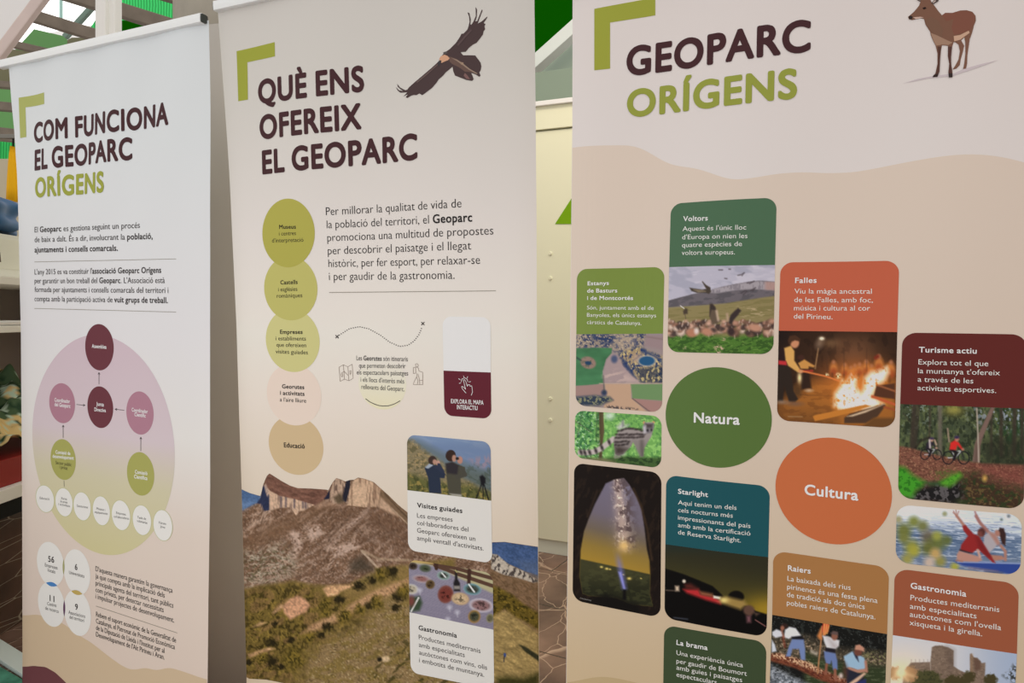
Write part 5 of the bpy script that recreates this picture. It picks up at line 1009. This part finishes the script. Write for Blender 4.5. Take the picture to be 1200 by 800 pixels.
# --- bonfire
def paint_fire(c):
    c.z(905, 380, 6.4); X, Y = c.X, c.Y
    c.c[:] = (52, 34, 24); c.mix(np.exp(-((X - 610) / 190) ** 2 - ((Y - 200) / 120) ** 2) * .8, (104, 70, 46)); c.mix(step(c.n(50, 60, 1), .5, .65) * .4, (36, 24, 18)); c.mix(c.pm([(530, 130), (690, 130), (700, 300), (520, 300)], 30) * .5, (112, 72, 52)); c.mix(step(X, 250, 60) * step(Y, 250, 80) * .7, (30, 22, 22))
    c.poly([(40, 590), (230, 440), (330, 420), (480, 410), (940, 420), (940, 790), (30, 790)], (150, 92, 40), 14); g = c.pm([(40, 590), (230, 440), (480, 410), (480, 790), (30, 790)], 14); c.mix(g * step(c.n(60, 26, 2), .45, .62) * .6, (112, 66, 30)); c.mix(g * step(Y, 560, 740) * .5, (96, 60, 32)); c.line([(210, 528), (460, 536)], 5, (84, 50, 26), 2, .7)
    c.mix(np.exp(-((X - 640) / 260) ** 2 - ((Y - 380) / 110) ** 2) * .75, (206, 112, 50))
    rnd = np.random.default_rng(8)
    for x, y, s in ((460, 330, 34), (545, 345, 30), (620, 350, 30), (655, 340, 30), (705, 330, 36), (800, 300, 42), (745, 350, 28), (590, 360, 26), (890, 340, 40)):
        c.ell(x, y, s * .8, s * 1.3, (186, 112, 56), 4); c.ell(x, y + s * .8, s * .7, s * .8, (140, 58, 34), 4, 0, .8); c.ell(x, y - s * 1.4, s * .32, s * .4, (170, 110, 76), 3); c.line([(x - s * .3, y + s * 1.2), (x - s * .3, y + s * 2.2)], s * .4, (66, 38, 26), 3, .8)
    c.line([(776, 250), (790, 240)], 26, (120, 44, 30), 3)
    for x in (538, 708, 290, 410): c.line([(x, 180), (x, 400)], 5, (70, 46, 34), 2, .6)
    # torch and second man
    c.line([(345, 180), (322, 330)], 9, (150, 112, 76), 1.5); c.ell(355, 140, 26, 40, (120, 96, 78), 6, 20, .9); c.mix(np.exp(-((X - 372) / 18) ** 2 - ((Y - 106) / 12) ** 2) * 1.3, (255, 236, 200)); c.mix(np.exp(-((X - 440) / 70) ** 2 - ((Y - 140) / 34) ** 2) * .5, (150, 110, 74))
    c.poly([(195, 290), (240, 262), (285, 290), (320, 310), (310, 322), (275, 315), (270, 340), (215, 335)], (196, 138, 72), 2); c.ell(215, 248, 26, 20, (66, 40, 32), 2); c.poly([(210, 335), (275, 335), (295, 480), (215, 490)], (44, 30, 24), 3); c.line([(215, 352), (300, 348)], 14, (168, 52, 44), 2); c.ell(275, 495, 24, 10, (190, 160, 130), 3); c.mix(np.exp(-((X - 205) / 16) ** 2 - ((Y - 400) / 40) ** 2), (250, 220, 160)); c.ell(190, 500, 30, 44, (74, 52, 32), 5, 0, .8)
    # man with a pole in front
    c.poly([(45, 310), (110, 300), (140, 340), (150, 420), (160, 500), (195, 560), (170, 585), (125, 580), (90, 460), (80, 575), (40, 575)], (46, 36, 30), 2); c.poly([(50, 180), (90, 172), (105, 220), (105, 310), (45, 310)], (44, 28, 28), 2); c.poly([(90, 178), (140, 160), (166, 200), (165, 270), (205, 330), (215, 360), (190, 358), (120, 310), (100, 270)], (210, 158, 88), 2); c.poly([(46, 270), (105, 275), (110, 306), (46, 300)], (186, 50, 54), 2)
    c.ell(168, 135, 34, 42, (196, 132, 96), 2); c.poly([(118, 120), (130, 88), (170, 80), (212, 110), (208, 128), (170, 120), (148, 130), (130, 160), (122, 140)], (72, 46, 32), 2); c.line([(205, 345), (400, 388), (520, 430)], 12, (214, 116, 62), 1.5); c.ell(215, 352, 16, 12, (206, 144, 100), 2); c.ell(170, 595, 52, 16, (120, 84, 60), 4); c.ell(70, 582, 40, 12, (150, 130, 116), 4, 0, .7)
    # fire
    glow = np.exp(-((X - 640) / 240) ** 2 - ((Y - 500) / 150) ** 2); c.mix(glow * .5, (230, 130, 50))
    fl = [(470, 610), (475, 520), (520, 460), (530, 420), (560, 440), (590, 390), (605, 370), (632, 410), (620, 470), (660, 530), (690, 480), (700, 400), (740, 360), (800, 350), (860, 320), (868, 360), (840, 420), (790, 450), (760, 510), (740, 550), (800, 580), (830, 600), (740, 620), (560, 640), (500, 630)]
    c.poly(fl, (244, 150, 60), 14, .9); mm = c.pm(fl, 8) * step(c.n(34, 44, 5), .26, .42); c.mix(mm, (255, 244, 226)); c.mix(c.pm([(490, 600), (500, 530), (560, 470), (620, 480), (680, 560), (780, 570), (740, 610), (560, 630)], 10) * step(c.n(30, 30, 6), .3, .42), (255, 250, 240)); c.mix(c.pm(fl, 6) * step(c.n(20, 22, 9), .66, .76) * .6, (210, 120, 50))
    for x, y, r in ((495, 385, 26), (410, 380, 18), (650, 460, 22), (575, 565, 26)): c.mix(np.clip(1.2 - np.hypot((X - x) / r, (Y - y) / r), 0, 1) * step(c.n(14, 14, int(x)), .4, .55), (255, 226, 170) if x < 600 else (220, 130, 60))
    # timber
    c.poly([(305, 690), (320, 680), (700, 600), (740, 612), (480, 690), (320, 725)], (190, 118, 48), 1.5); c.poly([(540, 700), (580, 670), (840, 595), (850, 610), (790, 690), (700, 740), (540, 740)], (76, 54, 40), 2); c.poly([(560, 690), (840, 598), (700, 660), (600, 690)], (226, 196, 160), 2, .9)
    c.poly([(780, 460), (920, 440), (920, 560), (760, 540)], (84, 50, 34), 2); c.line([(750, 540), (920, 600)], 20, (186, 88, 50), 2); c.line([(790, 455), (920, 500)], 12, (160, 94, 58), 2); c.line([(840, 620), (920, 640)], 16, (150, 76, 44), 2); c.poly([(680, 760), (760, 700), (920, 700), (920, 790), (680, 790)], (104, 68, 36), 4)
    c.line([(120, 690), (225, 692)], 7, (190, 160, 120), 1.5, .5)
card2('terracotta_card', 'terracotta card about the bonfire festival', zc(Z5, [(56, 66), (586, 58), (566, 806), (40, 771)]), zc(Z5, [(48, 371), (577, 377)]), (184, 92, 66),
     [('Falles', (121, 158), (217, 157))], [('Viu la màgia ancestral', (118, 205), (463, 206)), ('de les Falles, amb foc,', (117, 243), (468, 245)), ('música i cultura al cor', (116, 280), (456, 281)), ('del Pirineu.', (115, 317), (288, 320))], Z5, 23, 22, paint_fire, 'photograph of a bonfire at night')
# --- cyclists
def paint_bikes(c):
    c.z(1045, 465, 5.929); X, Y = c.X, c.Y
    c.c[:] = (66, 74, 52); c.mix(step(c.n(26, 34, 1), .46, .6) * .7, (96, 104, 66)); c.mix(step(c.n(20, 30, 2), .5, .62) * .7, (36, 42, 30)); c.mix(step(c.n(20, 26, 3), .58, .7) * step(Y, 330, 120) * step(X, 400, 760) * .8, (172, 180, 196)); c.mix(step(c.n(18, 18, 4), .62, .72) * step(Y, 330, 60) * (1 - step(X, 200, 500)) * .6, (150, 162, 150)); c.mix(np.exp(-((X - 430) / 70) ** 2 - ((Y - 90) / 40) ** 2) * .7, (172, 158, 74)); c.mix(step(c.n(30, 60, 15), .5, .62) * step(X, 700, 760) * .6, (34, 62, 34))
    for x, w, t in ((140, 34, 60), (335, 30, 0), (160, 14, 90), (760, 26, 0), (850, 30, 10), (905, 22, 0), (260, 10, 20), (690, 14, 10)): c.line([(x + t * .3, 50), (x, 400)], w, (62, 52, 44) if x != 335 else (104, 96, 84), 3, .85)
    c.line([(160, 360), (200, 305), (260, 280)], 12, (44, 38, 32), 3); c.line([(80, 110), (130, 180)], 8, (52, 48, 40), 2, .7)
    c.poly([(560, 450), (575, 330), (600, 260), (680, 90), (690, 70), (715, 70), (690, 140), (640, 260), (615, 340), (610, 455)], (120, 96, 86), 2); c.poly([(575, 450), (585, 330), (605, 300), (595, 452)], (88, 68, 60), 4, .7); c.line([(590, 80), (598, 250), (604, 460)], 10, (170, 156, 140), 1.5); c.line([(388, 220), (398, 310)], 10, (150, 128, 110), 1.5); c.line([(645, 100), (610, 200)], 5, (150, 140, 124), 1.5, .7)
    g = c.pm([(40, 340), (110, 350), (300, 400), (500, 445), (620, 460), (920, 470), (920, 800), (40, 800)], 3); c.mix(g, (124, 80, 64)); c.mix(g * step(c.n(16, 9, 5), .48, .6) * .6, (80, 50, 40)); c.mix(g * step(c.n(10, 8, 6), .62, .74) * .7, (178, 132, 100)); c.mix(c.pm([(640, 300), (920, 290), (920, 470), (640, 460)], 10) * .6, (44, 44, 34)); c.mix(g * c.pm([(560, 460), (920, 480), (920, 640), (700, 560)], 20) * .5, (128, 66, 60))
    b = c.pm([(480, 560), (560, 520), (700, 580), (920, 650), (920, 800), (300, 800), (440, 620)], 16); c.mix(b * .85, (54, 42, 30)); c.mix(b * step(c.n(18, 14, 7), .54, .66) * .7, (112, 92, 56)); c.mix(b * step(c.n(26, 22, 8), .52, .64) * .6, (40, 62, 32))
    r = c.pm([(100, 690), (180, 630), (300, 600), (470, 590), (500, 680), (430, 740), (100, 730)], 10); c.mix(r, (30, 28, 28)); c.mix(r * step(c.n(18, 26, 9, 20), .5, .62) * .8, (104, 98, 98))
    m = c.pm([(30, 480), (90, 490), (150, 545), (230, 590), (210, 620), (170, 650), (140, 700), (30, 700)], 8); c.mix(m, (66, 146, 40)); c.mix(m * step(c.n(22, 16, 10, -30), .5, .64) * .7, (38, 96, 28))
    m = c.pm([(330, 590), (400, 545), (470, 522), (490, 545), (440, 600), (400, 625), (340, 610)], 6); c.mix(m, (84, 152, 44)); c.mix(m * step(c.n(16, 12, 11, -30), .5, .64) * .6, (48, 104, 30)); c.poly([(230, 590), (330, 590), (340, 610), (260, 615)], (44, 86, 44), 6, .8); c.mix(c.pm([(280, 520), (420, 490), (460, 515), (320, 580)], 8) * step(c.n(16, 14, 12), .42, .55), (92, 92, 50)); c.ell(645, 565, 14, 20, (206, 160, 84), 4)
    def bike(x, y, s, jersey, skin):
        for dx in (-62, 52): 
            for k in range(20): a = k / 20 * 6.283; a2 = a + .33; c.line([(x + s * (dx + 40 * math.cos(a)), y + s * 46 * math.sin(a)), (x + s * (dx + 40 * math.cos(a2)), y + s * 46 * math.sin(a2))], 6 * s, (28, 26, 30), 1.2)
        c.line([(x - 62 * s, y), (x - 10 * s, y - 2), (x + 34 * s, y - 50 * s), (x - 30 * s, y - 44 * s), (x - 10 * s, y)], 6 * s, (210, 210, 214), 1.5); c.line([(x + 30 * s, y - 60 * s), (x + 52 * s, y)], 6 * s, (40, 38, 40), 1.5)
        c.line([(x - 40 * s, y - 60 * s), (x - 2 * s, y - 40 * s), (x - 18 * s, y + 8 * s)], 22 * s, (34, 28, 32), 2); c.poly([(x - 52 * s, y - 60 * s), (x - 44 * s, y - 110 * s), (x - 10 * s, y - 130 * s), (x + 16 * s, y - 112 * s), (x + 46 * s, y - 66 * s), (x + 38 * s, y - 58 * s), (x + 6 * s, y - 92 * s), (x - 6 * s, y - 58 * s)], jersey, 2); c.ell(x + 2 * s, y - 138 * s, 15 * s, 18 * s, skin, 2); c.ell(x + 2 * s, y - 150 * s, 18 * s, 11 * s, (52, 44, 74), 2); c.ell(x + 46 * s, y - 62 * s, 9 * s, 8 * s, skin, 2)
    bike(450, 422, .95, (206, 46, 42), (186, 120, 100)); bike(276, 400, .75, (44, 38, 48), (196, 150, 130)); c.line([(262, 300), (266, 350)], 12, (206, 190, 186), 2); c.line([(298, 300), (310, 330)], 10, (196, 160, 140), 2)
card2('oxblood_card', 'dark oxblood card about active tourism', [(1057.5, 389.6), (1203.5, 391.8), (1199.6, 596.5), (1052.2, 583)], [(1054.9, 473.2), (1201.8, 478.5)], (94, 40, 36),
      [('Turisme actiu', (673, 467), (931, 473))], [('Explora tot el que', (671, 521), (983, 529)), ("la muntanya t'ofereix", (669, 560), (1035, 570)), ('a través de les', (668, 598), (916, 606)), ('activitats esportives.', (667, 636), (1018, 649))], Z5, 24, 23, paint_bikes, 'photograph of two cyclists in autumn woods')
# --- yoga on the lake
def paint_yoga(c):
    c.z(1045, 585, 7.742); X, Y = c.X, c.Y
    c.c[:] = (96, 118, 150); c.mix(step(Y - .07 * X, 330, 120), (206, 212, 226)); c.mix(step(c.n(110, 10, 1, 4), .5, .64) * .6, (226, 230, 238)); c.mix(step(c.n(80, 9, 2, 3), .54, .66) * .6 * step(Y, 100, 320), (64, 88, 124)); c.mix(step(Y - .05 * X, 440, 520) * .4, (120, 130, 150))
    c.mix(c.pm([(40, 45), (600, 60), (600, 110), (40, 120)], 20) * .6, (232, 234, 240))
    for x, y, r, cc in ((110, 280, 80, (112, 116, 40)), (200, 200, 60, (124, 130, 44)), (280, 240, 60, (116, 118, 54)), (330, 340, 80, (104, 92, 70)), (420, 390, 90, (104, 112, 46)), (180, 430, 80, (150, 146, 46)), (330, 440, 80, (104, 106, 40)), (410, 330, 50, (158, 158, 58)), (500, 370, 50, (98, 108, 50)), (200, 470, 60, (170, 162, 46)), (140, 540, 60, (160, 150, 60)), (440, 560, 60, (150, 140, 56)), (395, 490, 60, (206, 160, 82)), (570, 610, 44, (176, 168, 48)), (480, 130, 28, (150, 150, 100)), (340, 570, 60, (206, 176, 150)), (60, 180, 40, (160, 150, 96)), (110, 350, 60, (120, 122, 50))):
        c.mix(np.clip(1.25 - np.hypot((X - x) / r, (Y - y) / r), 0, .9), cc)
    c.poly([(560, 560), (820, 565), (1180, 580), (1180, 640), (1080, 680), (900, 640), (640, 600)], (40, 66, 150), 3); c.line([(600, 566), (1180, 580)], 10, (176, 190, 220), 2, .8); c.line([(700, 620), (960, 650)], 10, (120, 90, 120), 4, .7); c.poly([(840, 640), (1010, 660), (1000, 690), (840, 680)], (70, 76, 110), 4, .7)
    SK = (176, 118, 100)
    # far woman
    c.line([(765, 150), (800, 210), (880, 300)], 30, (166, 108, 98), 2); c.line([(755, 110), (768, 150)], 14, (170, 112, 100), 2); c.poly([(840, 340), (880, 290), (930, 300), (980, 380), (940, 430), (890, 480), (850, 480), (830, 400)], (172, 160, 164), 2); c.poly([(870, 290), (940, 310), (985, 400), (960, 420), (920, 360)], (176, 122, 108), 3); c.line([(990, 420), (1030, 470), (1030, 545)], 26, SK, 2); c.poly([(960, 290), (980, 256), (1015, 260), (1035, 320), (1030, 420), (1000, 400), (980, 330)], (62, 38, 34), 2); c.ell(958, 305, 22, 30, (176, 116, 98), 2, -20); c.poly([(890, 500), (1000, 510), (1030, 540), (940, 555), (880, 540)], (180, 118, 96), 2)
    # near woman in red
    c.line([(590, 150), (640, 215), (665, 250)], 26, SK, 2); c.line([(585, 148), (560, 105)], 9, SK, 1.5); c.line([(588, 148), (582, 96)], 9, SK, 1.5); c.line([(592, 148), (606, 108)], 9, SK, 1.5); c.line([(588, 150), (556, 118)], 8, SK, 1.5)
    c.poly([(640, 240), (668, 230), (740, 310), (790, 330), (830, 400), (900, 510), (940, 575), (915, 570), (850, 510), (780, 450), (730, 485), (620, 460), (630, 410), (690, 330), (650, 280)], (158, 34, 34), 2); c.poly([(760, 330), (800, 360), (900, 520), (870, 520), (790, 440)], (120, 26, 28), 5, .7); c.ell(812, 300, 34, 42, (126, 62, 54), 2, 20); c.poly([(785, 280), (820, 258), (848, 290), (830, 330), (820, 290)], (70, 36, 34), 4, .8)
    c.poly([(615, 450), (730, 485), (700, 490), (612, 465)], (52, 34, 36), 2); c.poly([(590, 500), (610, 465), (700, 490), (800, 520), (820, 550), (780, 565), (620, 560), (590, 540)], (190, 132, 112), 2); c.line([(780, 460), (800, 520)], 22, (206, 150, 130), 2); c.line([(585, 552), (640, 560)], 12, (170, 112, 92), 2)
    c.ell(1050, 155, 30, 28, (220, 222, 226), 3); c.ell(1060, 150, 14, 14, (70, 80, 84), 3, 0, .8); c.ell(995, 182, 10, 10, (90, 110, 96), 3)
photo(B3, R3, 'leisure_photograph', zc((1045, 585, 7.742), [(45, 44), (1182, 136), (1166, 690), (34, 569)]), RC, (1, 1), mute(paint_yoga, .82), layer=3, dens=1.2)['label'] = 'photograph of two people stretching on a board on water'
# --- raftsmen
def paint_raft(c):
    c.z(895, 715, 8); X, Y = c.X, c.Y
    c.c[:] = (24, 24, 22); c.mix(step(c.n(40, 40, 1), .6, .72) * .4, (70, 74, 70)); c.mix(step(c.n(12, 12, 2), .68, .78) * .5, (104, 108, 104))
    m = c.pm([(80, 250), (400, 260), (700, 380), (940, 400), (1160, 430), (1160, 540), (700, 480), (80, 420)], 16); c.mix(m, (96, 84, 66)); c.mix(m * step(c.n(20, 16, 3), .5, .62), (54, 46, 36)); c.mix(m * step(c.n(16, 14, 4), .6, .7) * .8, (176, 150, 124)); c.poly([(440, 370), (500, 395), (500, 425), (440, 400)], (206, 190, 172), 4, .9); c.mix(c.pm([(930, 390), (1160, 400), (1160, 500), (960, 490)], 10) * step(c.n(16, 16, 14), .5, .6) * .7, (150, 146, 96))
    w = c.pm([(380, 380), (560, 460), (960, 520), (1160, 530), (1160, 800), (380, 800)], 8); c.mix(w, (50, 58, 36)); c.mix(w * step(c.n(60, 12, 5), .56, .68) * .6, (98, 104, 76))
    c.poly([(60, 500), (120, 560), (300, 640), (460, 700), (560, 900), (60, 900)], (104, 108, 114), 6); c.mix(c.pm([(60, 510), (300, 640), (500, 760), (500, 900), (60, 900)], 10) * step(c.n(26, 14, 6), .48, .6) * .8, (190, 194, 200)); c.mix(c.pm([(60, 510), (500, 760), (500, 900), (60, 900)], 10) * step(c.n(22, 14, 7), .58, .7) * .7, (52, 56, 58))
    r = c.pm([(60, 410), (140, 400), (400, 480), (560, 560), (760, 640), (900, 720), (900, 800), (680, 700), (500, 640), (300, 540), (60, 470)], 3); c.mix(r, (120, 66, 46)); c.mix(r * step(c.n(24, 10, 8, 22), .5, .62) * .7, (74, 36, 28)); t = c.pm([(70, 400), (150, 398), (420, 475), (560, 560), (540, 590), (300, 500), (80, 430)], 3); c.mix(t * step(c.n(12, 10, 9), .42, .56), (206, 164, 128)); c.mix(c.pm([(560, 560), (760, 640), (800, 680), (640, 640)], 6) * step(c.n(12, 12, 10), .5, .6), (196, 150, 120))
    c.line([(545, 150), (540, 260), (520, 440), (505, 590)], 13, (176, 124, 84), 1.5); c.poly([(500, 240), (530, 170), (550, 150), (545, 270), (520, 270)], (196, 120, 66), 3); c.poly([(555, 115), (618, 118), (605, 200), (560, 240), (548, 180)], (206, 70, 56), 2)
    for a in ([(570, 125), (560, 230)], [(592, 130), (575, 225)], [(612, 140), (592, 215)]): c.line(a, 9, (226, 176, 90), 1.5)
    def man(pts, col): c.poly(pts, col, 2)
    man([(190, 250), (200, 180), (240, 152), (300, 165), (350, 235), (340, 260), (260, 250), (235, 265)], (214, 212, 216)); man([(262, 245), (350, 235), (378, 262), (370, 280), (265, 268)], (26, 24, 28)); man([(265, 268), (375, 272), (388, 360), (390, 465), (350, 460), (330, 360), (270, 360), (250, 430), (208, 430), (235, 340)], (112, 128, 170)); c.ell(195, 145, 34, 26, (50, 34, 30), 2); c.ell(175, 165, 18, 22, (150, 96, 76), 2); man([(80, 200), (120, 175), (170, 195), (180, 240), (110, 255), (80, 230)], (206, 204, 208)); man([(75, 270), (105, 320), (120, 380), (75, 390)], (200, 202, 210)); c.line([(180, 250), (200, 340)], 16, (120, 60, 44), 3); c.line([(170, 190), (190, 250)], 12, (160, 100, 80), 3)
    man([(552, 235), (600, 240), (640, 255), (710, 280), (705, 330), (670, 362), (590, 350), (565, 290)], (208, 204, 204)); c.poly([(600, 250), (690, 330), (670, 362), (640, 340)], (150, 130, 128), 6, .5); man([(575, 345), (670, 360), (672, 400), (575, 390)], (34, 30, 36)); man([(565, 380), (672, 400), (690, 470), (692, 552), (650, 555), (635, 470), (625, 500), (585, 500), (570, 440)], (104, 120, 164)); c.line([(590, 505), (580, 590)], 24, (140, 86, 66), 2); c.line([(668, 555), (672, 640)], 26, (146, 92, 72), 2); c.ell(664, 240, 30, 38, (136, 88, 70), 2); c.poly([(625, 215), (650, 190), (696, 200), (698, 230), (640, 222)], (96, 76, 72), 2)
    man([(750, 430), (830, 382), (900, 420), (940, 440), (965, 520), (940, 560), (880, 560), (830, 540), (775, 535)], (150, 178, 200)); man([(835, 385), (880, 420), (890, 480), (860, 440)], (44, 44, 60)); c.line([(800, 545), (880, 570), (950, 560)], 32, (176, 124, 104), 2); c.line([(955, 480), (965, 570)], 24, (170, 118, 98), 2); man([(770, 540), (870, 580), (940, 600), (930, 700), (780, 700)], (40, 40, 52)); man([(800, 680), (940, 580), (960, 590), (820, 720)], (206, 168, 140)); c.ell(885, 390, 36, 36, (110, 66, 54), 2); c.poly([(852, 365), (862, 325), (900, 318), (942, 350), (940, 385), (895, 370)], (190, 136, 112), 2); man([(850, 680), (960, 640), (960, 720), (850, 740)], (44, 50, 96)); c.ell(725, 610, 20, 24, (206, 186, 176), 3); c.ell(765, 580, 20, 60, (84, 50, 44), 5, 0, .8)
card2('ochre_card', 'ochre brown card about raftsmen', zc(Z7, [(25, 60), (568, 137)]) + [(1035.5, 858), (901.2, 827)], zc(Z7, [(20, 360), (558, 450)]), (160, 112, 66),
      [('Raiers', (93, 152), (200, 167))], [('La baixada dels rius', (91, 200), (387, 244)), ('pirinencs és una festa plena', (90, 238), (513, 305)), ('de tradició als dos únics', (89, 275), (453, 334)), ('pobles raiers de Catalunya.', (88, 313), (503, 381))], Z7, 25, 24, paint_raft, 'photograph of raftsmen on a log raft')
# --- castle
def paint_castle(c):
    c.z(1035, 740, 7.2727); X, Y = c.X, c.Y
    c.c[:] = (204, 200, 200); c.mix(step(X, 450, 1150) * .8, (148, 164, 190)); c.mix(step(Y, 120, 20) * .3, (190, 196, 208)); c.mix(np.exp(-((X - 150) / 220) ** 2 - ((Y - 330) / 160) ** 2) * .8, (238, 214, 180))
    ST = (124, 104, 88)
    for p_ in ([(185, 325), (235, 262), (400, 256), (410, 470), (160, 470)], [(408, 470), (402, 250), (415, 130), (440, 118), (500, 115), (560, 135), (600, 158), (598, 290), (640, 320), (690, 345), (720, 470)], [(740, 470), (738, 190), (752, 185), (770, 215), (800, 222), (830, 250), (835, 265), (870, 262), (862, 470)], [(640, 340), (700, 345), (740, 420), (740, 500), (600, 500)]):
        m = c.pm(p_, 1.5); c.mix(m, ST); c.mix(m * step(c.n(24, 14, 3), .5, .62) * .45, (98, 80, 68)); c.mix(m * step(c.n(16, 12, 4), .6, .72) * .5, (150, 128, 108))
    c.mix(c.pm([(540, 128), (600, 158), (598, 300), (560, 330)], 10) * .5, (88, 72, 64)); c.poly([(770, 225), (800, 222), (832, 262), (830, 320), (780, 330)], (92, 66, 54), 3, .7); c.line([(755, 195), (752, 340)], 14, (160, 124, 92), 4, .6)
    for x in (240, 275, 310, 345, 380): c.line([(x, 235), (x, 262)], 4, (140, 130, 124), 1.5, .6)
    t = np.clip(1.3 - np.hypot((X - 370) / 120, (Y - 420) / 84) - .6 * (c.n(20, 20, 5) - .5), 0, 1); c.mix(np.clip(t * 3, 0, 1), (74, 72, 44)); c.mix(np.clip(t * 3, 0, 1) * step(c.n(14, 14, 6), .5, .62) * .6, (48, 50, 32))
    for x, y, r in ((730, 385, 48), (915, 410, 50), (580, 430, 50), (620, 470, 90), (230, 360, 60), (100, 350, 50)):
        t = np.clip(1.3 - np.hypot((X - x) / r, (Y - y) / r) - .8 * (c.n(16, 16, int(x)) - .5), 0, 1); c.mix(np.clip(t * 2.6, 0, 1), (70, 62, 38) if x > 300 else (160, 120, 84))
    t = c.pm([(1020, 370), (1080, 340), (1110, 280), (1160, 290), (1160, 460), (1080, 410)], 6) * step(c.n(16, 14, 8), .42, .52); c.mix(t, (62, 64, 62)); c.mix(step(Y, 440, 520), (84, 74, 50))
    c.mix(np.exp(-((X - 150) / 40) ** 2 - ((Y - 345) / 36) ** 2) * 1.2, (255, 240, 206)); c.mix(np.exp(-((X - 150) / 90) ** 2 - ((Y - 355) / 80) ** 2) * .5, (255, 206, 140))
    for a in (20, 55, 100, 140): c.line([(150, 345), (150 + 110 * math.cos(math.radians(a)), 345 + 90 * math.sin(math.radians(a)))], 8, (255, 224, 170), 6, .5)
card2('sienna_card', 'sienna card about gastronomy', zc(Z7, [(594, 142), (1176, 213)]) + [(1186, 884), (1041, 852)], zc(Z7, [(585, 455), (1166, 543)]), (150, 84, 58),
      [('Gastronomia', (668, 235), (929, 275))], [('Productes mediterranis', (667, 290), (1084, 347)), ('amb especialitats', (665, 330), (977, 377)), ("autòctones com l'ovella", (664, 368), (1092, 432)), ('xisqueta i la girella.', (663, 407), (1003, 460))], Z7, 27, 25, paint_castle, 'photograph of castle ruins at sunset')
